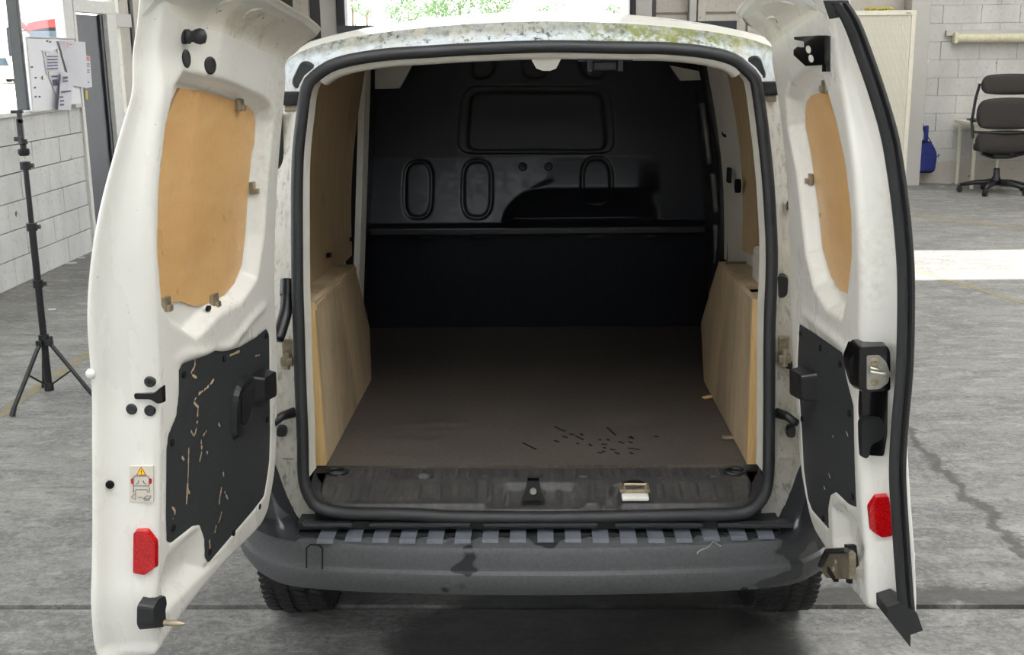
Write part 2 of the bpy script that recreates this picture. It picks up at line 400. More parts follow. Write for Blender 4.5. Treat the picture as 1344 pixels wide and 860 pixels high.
# ---- back wall
M['mortar2'] = plain('painted mortar', srgb(196, 194, 190), .9)
wb = new_empty('wall_back', (0, HY1, 0), 'pale concrete back wall with posts and a wide bay opening', None, kind='structure')
BX0, BX1, BH = -2.23, 1.05, 4.3
MB().box(((HX0 + BX0) / 2 - .2, HY1 + .15, HZ / 2), (BX0 - HX0 + .4, .24, HZ)).build('wall_panel', M['wallplain'], wb)
MB().box(((HX1 + BX1) / 2, HY1 + .17, HZ / 2), (HX1 - BX1, .24, HZ)).build('wall_panel', M['wallplain'], wb)
MB().box(((BX0 + BX1) / 2, HY1 + .15, (BH + HZ) / 2), (BX1 - BX0, .24, HZ - BH)).build('lintel', M['wallplain'], wb)
tm1 = new_empty('trim_1', (4.34, HY1, 0), 'grey steel column against the back wall', None, kind='structure')
tm2 = new_empty('trim_2', (-.6, HY1, 0), 'posts and pilasters framing the bay opening', None, kind='structure')
def post(x0, x1, d, mat, name='wall_post', z1=HZ):
    return MB().box(((x0 + x1) / 2, HY1 + .03 - d / 2, z1 / 2), (x1 - x0, d, z1), bev=.01).build(name, M[mat], tm1 if name == 'steel_column' else tm2)
post(BX0 - .1, BX0, .18, 'blackpost'); post(BX1, BX1 + .06, .18, 'blackpost')
post(-2.53, -2.34, .12, 'greypaint'); post(-2.66, -2.53, .05, 'darkgrey'); post(-2.84, -2.66, .14, 'wallplain'); post(-3.0, -2.84, .05, 'darkgrey'); post(-3.3, -3.0, .1, 'wallplain')
post(1.12, 1.31, .14, 'greypaint'); post(1.31, 1.36, .05, 'darkgrey')
post(1.74, 1.82, .14, 'greypaint'); post(1.84, 1.93, .10, 'wallplain')
# large precast panels above the van roof, each its own piece
for x0, x1 in ((1.36, 1.74), (1.93, 2.41), (2.42, 3.1)):
    for z0, z1 in ((.02, .98), (1.0, 1.98), (2.0, 2.98)):
        MB().box(((x0 + x1) / 2, HY1 + .02, (z0 + z1) / 2), (x1 - x0 - .012, .03, z1 - z0 - .012), bev=.006).build('concrete_panel', M['wallplain'], wb)
post(4.23, 4.45, .28, 'greypaint', 'steel_column')
# painted blockwork right of the steel column
bw, bh = .44, .205
MB().box(((4.45 + HX1) / 2, HY1 + .022, 1.6), (HX1 - 4.45, .015, 3.2)).build('mortar_bed', M['mortar2'], wb)
proto = None
for r in range(15):
    for k in range(8):
        x = 4.45 + bw * (k + .5) - (bw / 2 if r % 2 else 0); z = bh * (r + .5)
        if x + bw / 2 > HX1 + .3: continue
        if x - bw / 2 < 4.44:
            MB().box((4.45 + bw / 4, HY1 + .012, z), (bw / 2 - .005, .03, bh - .005), bev=.003).build('block', M['block2'], wb); continue
        loc = (x, HY1 + .012 + random.uniform(-.003, .003), z)
        if proto is None: proto = MB().box(loc, (bw - .003, .03, bh - .003), bev=.002).build('block', M['block2'], wb)
        else: dup(proto, loc, wb)
MB().box((6.0, HY1 - .008, .13), (3.1, .016, .26), bev=.004).build('plinth_band', M['wallplain'], wb)

# ---- right wall with the tall side door that lets the sun in
wr = new_empty('wall_right', (HX1, 5, 0), 'plain side wall with a tall open doorway', None, kind='structure')
SY0, SY1, SH = 8.30, 9.52, 4.25
for y0, y1, z0, z1 in ((HY0, SY0, 0, HZ), (SY1, HY1 + .27, 0, HZ), (SY0, SY1, SH, HZ)):
    MB().box((HX1 + .1, (y0 + y1) / 2, (z0 + z1) / 2), (.2, y1 - y0, z1 - z0)).build('wall_panel', M['wallplain'], wr)
# ---- unseen front wall behind the camera; door and high glass added for the light
wf = new_empty('wall_front', (0, HY0, 0), 'unseen front wall, its door and high glass band added for the light', None, kind='structure')
FX0, FX1, FZ, FH = -2.2, 3.4, 2.6, 4.9      # added glass band over a dark door, shaping the bulkhead reflection
for x0, x1, z0, z1 in ((HX0 - .2, FX0, 0, HZ), (FX1, HX1 + .2, 0, HZ), (FX0, FX1, FH, HZ)):
    MB().box(((x0 + x1) / 2, HY0 - .1, (z0 + z1) / 2), (x1 - x0, .2, z1 - z0)).build('wall_panel', M['wallplain'], wf)
MB().box(((FX0 + FX1) / 2, HY0 - .08, FZ / 2), (FX1 - FX0, .06, FZ)).build('added_door', M['slate'], wf)
MB().box(((FX0 + FX1) / 2, HY0 - .1, (FZ + FH) / 2), (FX1 - FX0, .006, FH - FZ)).build('added_glass', M['glass'], wf)
for i in range(1, 6): MB().box((FX0 + (FX1 - FX0) * i / 6, HY0 - .08, (FZ + FH) / 2), (.05, .06, FH - FZ)).build('added_glass_bar', M['darkgrey'], wf)
# ---- roof
roof = new_empty('ceiling', (0, 5, HZ), 'pale sheet roof of the hall', None, kind='structure')
def m_sky():
    t = NT('translucent roof light sheet'); t.n.remove(t.b); a = t.new('ShaderNodeBsdfTranslucent'); a.inputs[0].default_value = (.82, .82, .82, 1)
    t.l.new(a.outputs[0], t.out.inputs[0]); return t.mat
M['rooflight'] = m_sky()
def rsheet(x0, x1, y0, y1, light=False):
    MB().box(((x0 + x1) / 2, (y0 + y1) / 2, HZ + .05), (x1 - x0, y1 - y0, .012 if light else .1)).build('roof_light' if light else 'roof_sheet', M['rooflight'] if light else M['ceil'], roof)
RX0, RX1, RY0, RY1 = HX0 - .2, HX1 + .2, HY0 - .2, HY1 + .3
rsheet(RX0, RX1, RY0, -1.5); rsheet(RX0, -2.7, -1.5, RY1); rsheet(6.6, RX1, -1.5, RY1); rsheet(-2.7, 6.6, 2.3, 4.5); rsheet(-2.7, 3.4, 4.5, RY1); rsheet(3.4, 6.6, 12.5, RY1)
rsheet(-2.7, 6.6, -1.5, 2.3, True); rsheet(3.4, 6.6, 4.5, 12.5, True)

# ---- left partition: blockwork, window, doorway
wl = new_empty('wall_left', (HX0, 8, 0), 'whitewashed block partition under a glazed screen', None, kind='structure')
WY1 = 9.80
MB().box((HX0 - .06, (HY0 + WY1) / 2, .6), (.10, WY1 - HY0, 1.2)).build('mortar_bed', M['mortar'], wl)
proto = None; ch = .2
for r in range(6):
    for k in range(12):
        y1 = WY1 - .50 * k + (.25 if r % 2 else 0); y0 = y1 - .50; y1 = min(y1, WY1)
        z0 = ch * r
        MB().box((HX0 + random.uniform(-.004, .003), (y0 + y1) / 2, z0 + ch / 2), (.05, y1 - y0 - .006, ch - .006), bev=.004).build('block', M['block'], wl)
MB().box((HX0 - .05, (HY0 + 3.8) / 2, .6), (.12, 3.8 - HY0, 1.2)).build('wall_panel', M['block'], wl)
MB().box((HX0 - .02, (HY0 + WY1) / 2, 1.215), (.16, WY1 - HY0, .03), bev=.004).build('sill_board', M['whiteframe'], wl)
MB().box((HX0 + .0, WY1 + .03, .6), (.09, .06, 1.2), bev=.004).build('end_trim', M['whiteframe'], wl)
MB().box((HX0 - .06, (HY0 + HY1) / 2, (2.5 + HZ) / 2), (.12, HY1 - HY0, HZ - 2.5)).build('wall_panel', M['wallplain'], wl)
MB().box((HX0 - .06, 12.6, 1.25), (.12, HY1 - 11.3 + .3, 2.5)).build('wall_panel', M['wallplain'], wl)
# glazed screen above the blockwork
w1 = new_empty('window_1', (HX0, 8, 1.23), 'glazed partition window looking onto the yard', None, kind='structure')
def bar(y0, y1, z0, z1, mat='whiteframe', par=None, name='frame_bar', x=-.02, t=.08):
    return MB().box((HX0 + x, (y0 + y1) / 2, (z0 + z1) / 2), (t, y1 - y0, z1 - z0), bev=.005).build(name, M[mat], par or w1)
bar(9.67, 9.86, 1.23, 2.5); bar(8.80, 8.84, 1.23, 2.5, 'darkgrey'); bar(8.87, 8.93, 1.23, 2.5, 'whiteframe', x=-.05); bar(6.4, 6.46, 1.23, 2.5); bar(4.0, 4.1, 1.23, 2.5); bar(HY0, 9.8, 2.44, 2.52)
bar(8.35, 8.352, 1.23, 1.7, 'greypaint', t=.01)
for y0, y1 in ((8.93, 9.67), (6.46, 8.80), (4.1, 6.4)):
    MB().box((HX0 - .05, (y0 + y1) / 2, 1.84), (.005, y1 - y0, 1.21)).build('pane', M['glass'], w1)
# doorway with its slate grey leaf
d1 = new_empty('door_1', (HX0, 10.2, 0), 'slate grey door in a white frame beside the whiteboard', None, kind='structure')
bar(9.92, 10.62, 0, 1.95, 'slate', d1, 'door_leaf', -.06, .045)
bar(10.55, 10.62, 0, 1.96, 'blackpost', d1, 'closing_edge', -.03, .03)
bar(9.87, 9.92, 0, 2.05, 'whiteframe', d1, 'jamb'); bar(10.63, 10.80, 0, 2.05, 'whiteframe', d1, 'jamb'); bar(9.87, 10.81, 1.965, 2.07, 'whiteframe', d1, 'head_rail', -.016, .084)
bar(9.86, 10.75, 2.09, 2.44, 'wallplain', d1, 'top_panel', -.05, .03); bar(10.1, 10.13, 2.07, 2.44, 'darkgrey', d1, 'top_bar', -.02, .05)
w2 = new_empty('window_2', (HX0, 11, 1.1), 'narrow bright window past the slate door', None, kind='structure')
bar(10.80, 10.86, 0, 2.5, 'whiteframe', w2); bar(11.26, 11.34, 0, 2.5, 'darkgrey', w2); bar(10.86, 11.3, 1.86, 1.98, 'greypaint', w2); bar(10.86, 11.3, 0, 1.1, 'block', w2, 'infill')
MB().box((HX0 - .05, 11.06, 1.5), (.005, .4, .75)).build('pane', M['glass'], w2)

# ---- things on the partition
wbd = new_empty('whiteboard', (HX0 + .06, 9.4, 1.2), 'small glossy whiteboard leaning on the partition window sill', 'whiteboard')
def quadX(pxs, x): return [Vector(atX(px, py, x)) for px, py in pxs]
def slab(pts, n, th): return pts, [p - Vector(n) * th for p in pts]
xb = HX0 + .075
q = quadX([(34, 49), (98, 51), (108, 140), (43, 147)], xb)
MB().prism(*slab(q, (1, 0, 0), .012)).build('board', M['wboard'], wbd)
fr = MB()
for i in range(4): fr.tube([q[i], q[(i + 1) % 4]], .007, 6)
fr.build('frame', M['greypaint'], wbd)
mk = MB()
for (x, y) in ((42, 88), (47, 102), (46, 115), (47, 127), (52, 127), (62, 54), (66, 55)):
    p = Vector(atX(x, y, xb + .001)); mk.box(p, (.002, .035, .012))
tag(mk.build('pen_marks', M['ink'], wbd), kind='stuff')
er = MB().box(atX(100, 139, xb + .03), (.05, .13, .025), bev=.004).build('board_eraser', M['greypaint']); tag(er, 'small grey eraser on the lower edge of the whiteboard', 'eraser')
def sheet(name, pxs, x, label, lines=(), curl=0.0):
    q = quadX(pxs, x); n = 8; G = np.zeros((n, n, 3))
    for i in range(n):
        for j in range(n):
            a, b = i / (n - 1), j / (n - 1)
            p = q[0] * (1 - a) * (1 - b) + q[1] * a * (1 - b) + q[2] * a * b + q[3] * (1 - a) * b
            G[i, j] = (p.x + curl * math.sin(pi * a) * (1 - b) + curl * .6 * b * a, p.y, p.z)
    root = MB().grid(G).build(name, M['paper']); root.modifiers.new('thickness', 'SOLIDIFY').thickness = .0008
    tag(root, label, 'paper', 'papers on the whiteboard')
    if lines:
        k = MB()
        for (x0, y0, x1, y1, mm) in lines:
            a = Vector(atX(x0, y0, x + curl * 1.25 + .004)); b = Vector(atX(x1, y1, x + curl * 1.25 + .004))
            k.box((a + b) / 2, (.001, abs(b.y - a.y) + .001, abs(b.z - a.z) + .004), mm)
        tag(k.build('print', [M['ink'], M['red']], root), kind='stuff')
sheet('paper_sheet', [(56, 66), (78, 67), (83, 95), (61, 98)], xb + .004, 'flat sheet held by magnets in the middle of the whiteboard', [(62, 74 + 4 * i, 76, 74.3 + 4 * i, 0) for i in range(5)])
sheet('paper_sheet', [(77, 54), (112, 55), (113, 116), (93, 112)], xb + .012, 'large curling sheet hanging over the top right of the whiteboard', [(88, 56, 90, 62, 1), (92, 58, 95, 58.4, 1)], .03)
sheet('paper_sheet', [(80, 94), (97, 97), (91, 145), (76, 144)], xb + .03, 'narrow printed strip of paper hanging at the bottom of the whiteboard', [(83, 101, 89, 103, 0), (83, 106, 89, 107, 0), (80, 120, 93, 120.3, 0), (78, 127, 83, 128, 0), (79, 132, 84, 133, 0), (79, 137, 84, 138, 0)], .02)
sheet('paper_sheet', [(63, 97), (78, 95), (76, 128), (72, 120)], xb + .006, 'dark-printed folded leaflet tucked behind the paper strip', [(68, 100, 76, 100.6, 0), (69, 105, 76, 112, 0)])
for (x, y, lab) in ((60, 71, 'round magnet at the top left corner of the flat sheet on the whiteboard'), (75, 67, 'round magnet at the top right corner of the flat sheet on the whiteboard'), (64, 96, 'round magnet under the bottom left corner of the flat sheet'), (56, 102, 'round magnet alone on the bare whiteboard left of the papers')):
    tag(MB().cyl(atX(x, y, xb + .002), Vector(atX(x, y, xb + .002)) + Vector((.008, 0, 0)), .014, n=12).build('magnet', M['dirtysteel']), lab, 'magnet', 'magnets on the whiteboard')
nt = new_empty('notice', atX(116, 95, HX0 - .03), 'white notice with a red heading on the slate grey door', 'notice')
q = quadX([(109, 72), (118, 74), (121, 114), (112, 116)], HX0 - .033); MB().prism(*slab(q, (1, 0, 0), .003)).build('sheet', M['paper'], nt)
q = quadX([(109.5, 73), (117, 75), (117.5, 80), (110, 79)], HX0 - .031); MB().prism(*slab(q, (1, 0, 0), .002)).build('heading', M['red'], nt)
k = MB()
for y in (84, 87, 92, 95, 108): k.box(atX(115.5, y, HX0 - .031), (.001, .07, .008))
tag(k.build('print', M['ink'], nt), kind='stuff')
q = quadX([(112, 118), (115, 119), (115.5, 131), (112, 130)], HX0 - .033); tag(MB().prism(*slab(q, (1, 0, 0), .002)).build('sticky_note', M['gloves']), 'small yellow note on the slate grey door below the notice', 'note')

# ---- scraps on the floor
for i, (x, y, s, lab) in enumerate(((92, 346, .05, 'larger white scrap of paper at the foot of the block partition'), (107, 339, .035, 'small white scrap at the end of the block partition'), (68, 407, .03, 'tiny white scrap on the floor by the tripod stand'), (1243, 241, .06, 'white paper scrap on the floor near the desk leg'), (1237, 245, .03, 'tiny white crumb on the floor in front of the desk leg'))):
    p = atZ(x, y, 0); a = random.random() * 3
    sc = roundpoly([(math.cos(t + a) * s * (1 + .4 * math.sin(3 * t)), math.sin(t + a) * s * .8) for t in np.linspace(0, 2 * pi, 7, endpoint=False)], .01, 2)
    tag(MB().prism([(p[0] + u, p[1] + v, .006 + .004 * math.sin(9 * u)) for u, v in sc], [(p[0] + u, p[1] + v, .002) for u, v in sc]).build('paper_scrap', M['paper']), lab, 'scrap')

# ---- light stand (tripod)
ls = new_empty('light_stand', (-2.362, 5.42, 0), 'black telescopic tripod stand by the block partition', 'tripod')
px_, py_ = -2.362, 5.42
hub = .30
feet = [(-2.454, 5.20), (-2.10, 5.36), (-2.50, 5.68)]
MB().cyl((px_, py_, .07), (px_, py_, .86), .0165, n=14).build('lower_pole', M['blackplast'], ls, True, sharp=40)
MB().cyl((px_, py_, .84), (px_, py_, 1.16), .0125, n=14).build('upper_pole', M['blackplast'], ls, True, sharp=40)
MB().cyl((px_, py_, 1.15), (px_, py_, 1.19), .006, n=10).build('spigot', M['steel'], ls, True, sharp=40)
for z in (.32, .585, .855, 1.14):
    c = MB().cyl((px_, py_, z - .018), (px_, py_, z + .018), .024, n=14).build('collar', M['blackplast'], ls, True, sharp=40)
    MB().cyl((px_ + .02, py_, z), (px_ + .04, py_, z), .01, n=10).build('knob', M['blackplast'], c)
MB().lathe([(.02, 0), (.026, .01), (.026, .03), (.014, .035), (.014, .05), (.022, .055), (.02, .075)], (px_, py_, 1.185)).build('tilt_head', M['blackplast'], ls, True, sharp=40)
h = MB().box((px_ - .005, py_, 1.305), (.026, .02, .10), bev=.004).box((px_ - .002, py_, 1.36), (.02, .02, .06), bev=.004).cyl((px_ - .04, py_, 1.385), (px_ + .015, py_, 1.385), .007).box((px_ - .015, py_, 1.262), (.04, .03, .02), bev=.004)
h.build('lamp_bracket', M['blackplast'], ls)
for i, (fx, fy) in enumerate(feet):
    d = Vector((fx - px_, fy - py_, 0)).normalized(); a = Vector((px_, py_, hub)) + d * .028; b = Vector((fx, fy, .012))
    lg = MB().tube([a, b], .0105, 10).build('leg', M['blackplast'], ls, True, sharp=40)
    MB().tube([b + (a - b).normalized() * .03, b + Vector((0, 0, -.010))], [.012, .014], 10).build('rubber_foot', M['rubber'], lg)
    MB().box(a, (.03, .03, .03), bev=.004).build('clamp', M['blackplast'], lg)
    mid = a * .55 + b * .45
    MB().box((mid + Vector((px_, py_, .08))) / 2, (.012, .007, (mid - Vector((px_, py_, .08))).length), rot=(mid - Vector((px_, py_, .08))).to_track_quat('Z', 'Y').to_matrix(), bev=.001).build('brace', M['blackplast'], ls)
MB().cyl((px_, py_, .06), (px_, py_, .10), .022, n=14).build('brace_hub', M['blackplast'], ls, True, sharp=40)

# ---- office corner at the back right
cb = new_empty('tambour_cabinet', (3.85, 13.86, 0), 'tall cream cabinet with ribbed roller shutter against the back wall', 'cabinet')
x0, x1, y0, y1, zt = 3.3, 4.2, 13.66, 14.1, 1.985
MB().box(((x0 + x1) / 2, y1 - .01, zt / 2), (x1 - x0, .02, zt)).build('back', M['cream'], cb)
for xx in (x0 + .025, x1 - .025): MB().box((xx, (y0 + y1) / 2, zt / 2), (.05, y1 - y0, zt), bev=.005).build('side_panel', M['cream'], cb)
MB().box(((x0 + x1) / 2, (y0 + y1) / 2, zt - .025), (x1 - x0 + .004, y1 - y0 + .006, .052), bev=.005).build('top', M['cream'], cb)
MB().box(((x0 + x1) / 2, (y0 + y1) / 2, .05), (x1 - x0 - .004, y1 - y0 - .006, .10), bev=.005).build('plinth', M['cream'], cb)
sl = (x1 - x0 - .1) / 40
pr = None
for i in range(40):
    loc = (x0 + .05 + sl * (i + .5), y0 + .02, (zt - .05 + .1) / 2)
    if pr is None: pr = MB().box(loc, (sl - .003, .012, zt - .15), bev=.003).build('slat', M['cream'], cb)
    else: dup(pr, loc, cb)
MB().box((x1 - .09, y0 - .002, zt - .03), (.06, .004, .012)).build('badge', M['dirtysteel'], cb)
g = new_empty('work_gloves', (3.85, 13.8, 1.985), 'crumpled yellow work gloves on top of the cream cabinet', 'gloves')
for gx in (3.72, 3.86):
    mb = MB().lathe([(.02, 0), (.055, .008), (.06, .025), (.035, .04), (.01, .043)], (gx, 13.8, 1.986), n=12)
    for f_ in range(5):
        a = -.9 + .4 * f_; mb.tube([(gx + .02 * math.sin(a), 13.78, 2.005), (gx + .06 * math.sin(a) + .03, 13.72, 2.012), (gx + .09 * math.sin(a) + .03, 13.675, 2.0)], [.014, .013, .010], 8)
    mb.build('glove', M['gloves'], g, True)
bgp = new_empty('shoulder_bag', (4.53, 14.1, .12), 'blue shoulder bag hanging beside the steel column', 'bag')
cx_, cz_ = 4.52, .34
bag = MB(); prof = roundpoly([(-.10, -.20), (.12, -.20), (.14, .02), (.06, .17), (-.06, .19), (-.12, .05)], .06, 4)
bag.prism([(cx_ + u, 13.98, cz_ + v) for u, v in prof * .9], [(cx_ + u, 14.02, cz_ + v) for u, v in prof]); bag.prism([(cx_ + u, 14.02, cz_ + v) for u, v in prof], [(cx_ + u, 14.12, cz_ + v) for u, v in prof])
bag.build('body', M['blue'], bgp, fix=True)
MB().prism([(cx_ + u * .7, 13.962, cz_ - .06 + v * .5) for u, v in prof], [(cx_ + u * .75, 13.99, cz_ - .06 + v * .55) for u, v in prof]).build('front_pocket', M['blue'], bgp)
MB().tube([(4.44, 14.05, .52), (4.43, 14.06, .8), (4.42, 14.1, 1.05), (4.455, 14.08, .8), (4.50, 14.03, .60), (4.53, 14.03, .50)], .011, 8).build('strap', M['blackplast'], bgp)
MB().box((4.505, 14.0, .60), (.05, .03, .19), bev=.012).build('shoulder_pad', M['blue'], bgp)
MB().tube([(4.47, 13.98, .5), (4.52, 13.96, .56), (4.57, 13.98, .49)], .008, 8).build('handle', M['blackplast'], bgp)
dk = new_empty('desk', (5.5, 13.8, 0), 'small cream steel desk against the painted blockwork', 'desk')
MB().box((5.55, 13.83, .735), (1.36, .62, .03), bev=.004).build('desktop', M['cream'], dk)
MB().box((5.55, 13.55, .685), (1.30, .02, .07), bev=.003).build('apron', M['cream'], dk)
for xx, yy in ((4.93, 13.6), (4.93, 14.1), (6.18, 13.6), (6.18, 14.1)): MB().box((xx, yy, .36), (.035, .035, .72), bev=.003).build('leg', M['cream'], dk)
tag(MB().box((5.03, 13.75, .765), (.22, .3, .012), bev=.003).box((5.02, 13.74, .776), (.2, .27, .01), bev=.003).build('folder', M['slate']), 'dark folders lying on the near corner of the cream desk', 'folder')
# fluorescent batten on the wall
fl = new_empty('lamp_batten', (5.6, HY1 - .05, 1.66), 'unlit yellowed fluorescent batten on the painted blockwork', 'lamp')
MB().box((5.75, HY1 - .045, 1.735), (2.1, .05, .06), bev=.006).build('housing', M['greypaint'], fl)
MB().tube([(4.82, HY1 - .085, 1.68), (6.75, HY1 - .085, 1.66)], .05, 14).build('diffuser', M['tube'], fl, True, sharp=50)
for xx in (4.80, 6.77): MB().box((xx, HY1 - .08, 1.68), (.04, .11, .12), bev=.01).build('end_cap', M['tube'], fl)
sw = new_empty('wall_switch', (4.47, HY1 - .02, 1.45), 'tiny yellow switch with a conduit beside the steel column', 'switch')
MB().box((4.475, HY1 - .03, 1.74), (.07, .05, .10), bev=.008).build('switch_box', M['yellow'], sw)
MB().tube([(4.475, HY1 - .02, 1.70), (4.475, HY1 - .02, 1.46)], .008, 8).build('conduit', M['greypaint'], sw)
MB().box((4.47, HY1 - .03, 1.42), (.12, .05, .06), bev=.008).build('socket', M['cream'], sw)

# ---- office chair seen from behind
oc = new_empty('office_chair', (5.05, 13.0, 0), 'charcoal high-backed swivel office chair in front of the cream desk', 'chair')
ox, oy = 5.05, 13.0
def pad(name, z0, z1, w, d, y, par, bulge=.03):
    n, k = 14, 10; G = np.zeros((n, k, 3)); Hh = np.zeros((n, k, 3))
    for i in range(n):
        for j in range(k):
            a, b = 2 * i / (n - 1) - 1, 2 * j / (k - 1) - 1
            sx = a * math.sqrt(max(0, 1 - .30 * b * b * a * a)); sz = b * math.sqrt(max(0, 1 - .3 * a * a * b * b))
            e = (1 - abs(a) ** 4) * (1 - abs(b) ** 4)
            yy = y + .05 * a * a * -1
            G[i, j] = (ox + sx * w / 2, yy - bulge * e - d / 2 * .6, (z0 + z1) / 2 + sz * (z1 - z0) / 2); Hh[i, j] = (ox + sx * w / 2, yy + bulge * e + d / 2 * .6, (z0 + z1) / 2 + sz * (z1 - z0) / 2)
    mb = MB().grid(G); mb.grid(Hh, flip=True)
    for (i0, j0, i1, j1) in [(i, 0, i + 1, 0) for i in range(n - 1)] + [(i, k - 1, i + 1, k - 1) for i in range(n - 1)] + [(0, j, 0, j + 1) for j in range(k - 1)] + [(n - 1, j, n - 1, j + 1) for j in range(k - 1)]:
        mb.f.append((i0 * k + j0, i1 * k + j1, n * k + i1 * k + j1, n * k + i0 * k + j0)); mb.m.append(0)
    return mb.build(name, M['chair'], par, True)
pad('headrest', 1.08, 1.30, .66, .06, oy, oc); pad('backrest', .71, 1.05, .72, .06, oy - .01, oc)
pad('lumbar_shell', .46, .70, .68, .06, oy + .02, oc)
MB().tube([(ox - .36, oy + .0, .62), (ox - .38, oy + .02, .8), (ox - .36, oy + .01, 1.05), (ox - .33, oy, 1.2)], .016, 8).build('back_frame', M['blackplast'], oc)
MB().tube([(ox + .36, oy + .0, .62), (ox + .38, oy + .02, .8), (ox + .36, oy + .01, 1.05), (ox + .33, oy, 1.2)], .016, 8).build('back_frame', M['blackplast'], oc)
MB().tube([(ox - .36, oy - .02, .69), (ox, oy - .04, .675), (ox + .36, oy - .02, .69)], .014, 8).build('cross_bar', M['blackplast'], oc)
MB().box((ox + .02, oy + .25, .49), (.42, .46, .09), bev=.035).build('seat', M['chair'], oc, True)
MB().tube([(ox - .25, oy + .02, .46), (ox - .1, oy + .1, .41), (ox + .1, oy + .1, .41), (ox + .25, oy + .02, .46)], .02, 8).build('tilt_bar', M['blackplast'], oc)
MB().box((ox, oy + .2, .415), (.2, .24, .06), bev=.02).build('mechanism', M['blackplast'], oc)
MB().cyl((ox, oy + .2, .14), (ox, oy + .2, .40), .018, n=12).build('gas_lift', M['steel'], oc, True, sharp=40)
MB().lathe([(.05, .10), (.05, .16), (.035, .19), (.032, .27), (.022, .28)], (ox, oy + .2, 0)).build('column_cover', M['blackplast'], oc, True, sharp=40)
for i in range(5):
    a = 2 * pi * i / 5 + pi / 2 + pi + .62; dx, dy = math.cos(a), math.sin(a)
    c = Vector((ox, oy + .2, .12)); e = c + Vector((dx * .37, dy * .37, -.035))
    lg = MB().tube([c, c + Vector((dx * .2, dy * .2, -.005)), e], [.034, .028, .019], 8).build('base_arm', M['blackplast'], oc, True)
    MB().cyl(e + Vector((-dy * .024, dx * .024, -.052)), e + Vector((dy * .024, -dx * .024, -.052)), .032, n=14).box(e + Vector((0, 0, -.02)), (.04, .04, .03), bev=.006).build('caster', M['blackplast'], lg)

# ---- outside: trees beyond the bay, a car and a truck beyond the partition window
def tree(px, py, Y, r, lab, asp=1.0):
    c = Vector(atY(px, py, Y)); root = new_empty('tree', (c.x, c.y, 0), lab, 'tree', 'trees beyond the bay')
    rn = random.Random(int(px * 7 + py)); V = []; Fc = []
    for k in range(420):
        while True:
            p = Vector((rn.uniform(-1, 1), rn.uniform(-1, 1), rn.uniform(-1, 1)))
            if p.length < 1 and rn.random() < .35 + .65 * (math.sin(p.x * 5 + px) * math.cos(p.z * 6 + py) > -.2): break
        q = Vector((c.x + p.x * r * asp, c.y + p.y * r, c.z + p.z * r * .8))
        a = Vector((rn.uniform(-1, 1), rn.uniform(-1, 1), rn.uniform(-.6, 1))).normalized(); b = a.orthogonal().normalized(); s = r * rn.uniform(.06, .12); d = a.cross(b)
        i = len(V); V += [q - b * s, q - d * s * .6, q + b * s, q + d * s * .6]; Fc.append((i, i + 1, i + 2, i + 3))
    tag(mesh_obj('foliage', V, Fc, M['leaf'], root), kind='stuff')
    tk = MB().tube([(c.x, c.y, 0), (c.x + .05 * r, c.y, c.z * .5), (c.x, c.y, c.z)], [.09, .07, .03], 8)
    for j in range(4): tk.tube([(c.x, c.y, c.z * .6), (c.x + math.cos(j * 1.7) * r * .6, c.y + math.sin(j * 1.7) * r * .6, c.z + r * .2)], [.035, .012], 6)
    tk.build('trunk', M['bark'], root)
for a in ((462, 6, 46, .42, 'small bluish tree at the left edge of the bay opening'), (481, 16, 50, .35, 'sparse low bush next to the left edge of the bay opening'), (536, 16, 44, .75, 'bright green bush, second group from the left in the bay opening', 1.2), (572, 10, 47, .6, 'sparse tree between the two brightest bushes of the bay', .9), (603, 5, 45, .95, 'broad leafy tree in the middle of the bay opening', 1.25), (653, 6, 44, .7, 'tall narrow tree right of the broad leafy tree'), (722, 14, 52, .5, 'faint sparse tree right of the middle of the bay opening', 1.6), (806, 14, 50, .4, 'faint small tree at the right edge of the bay opening')):
    tree(*a)
cr = new_empty('parked_car', (-28.5, 55, 0), 'white car parked far off in the yard, seen through the partition window', 'car')
c0 = atZ(4, 110, 0); cx0, cy0 = c0[0] - .3, c0[1]
hull = roundpoly([(-.9, .25), (.9, .25), (.92, .75), (.84, .92), (.66, 1.42), (-.66, 1.42), (-.84, .92), (-.92, .75)], .08, 3)
MB().prism([(cx0 + u, cy0, v) for u, v in hull], [(cx0 + u, cy0 + 3.9, v) for u, v in hull]).build('body', M['cream'], cr)
ws = [(-.72, .95), (.72, .95), (.6, 1.35), (-.6, 1.35)]; MB().prism([(cx0 + u, cy0 - .02, v) for u, v in ws], [(cx0 + u, cy0 + .05, v) for u, v in ws]).build('windscreen', M['darkglass'], cr)
MB().box((cx0, cy0 - .03, .45), (1.7, .08, .22), bev=.03).build('bumper', M['greypaint'], cr)
for sx in (-.6, .6): MB().box((cx0 + sx, cy0 - .03, .72), (.32, .06, .14), bev=.03).build('headlamp', M['steel'], cr)
for sx in (-.75, .75):
    for sy in (.7, 3.2): MB().cyl((cx0 + sx - .1, cy0 + sy, .3), (cx0 + sx + .1, cy0 + sy, .3), .3, n=18).build('wheel', M['tyre'], cr)
tr = new_empty('truck', (-13.5, 33, 0), 'red-topped truck with dark glass standing in the yard behind the whiteboard', 'truck')
ty = 36.; tl = atY(34, 25, ty); trr = atY(80, 30, ty); tx0, tx1 = tl[0], trr[0] + .8
zt_ = tl[2]
MB().box(((tx0 + tx1) / 2, ty + 1.2, .5 + (zt_ - 1.4) / 2 + .2), (tx1 - tx0, 2.2, zt_ - 1.3), bev=.08).build('cab', M['slate'], tr)
MB().box(((tx0 + tx1) / 2, ty + 1.15, zt_ - .62), (tx1 - tx0 - .06, 2.25, .55), bev=.05).build('windscreen', M['darkglass'], tr)
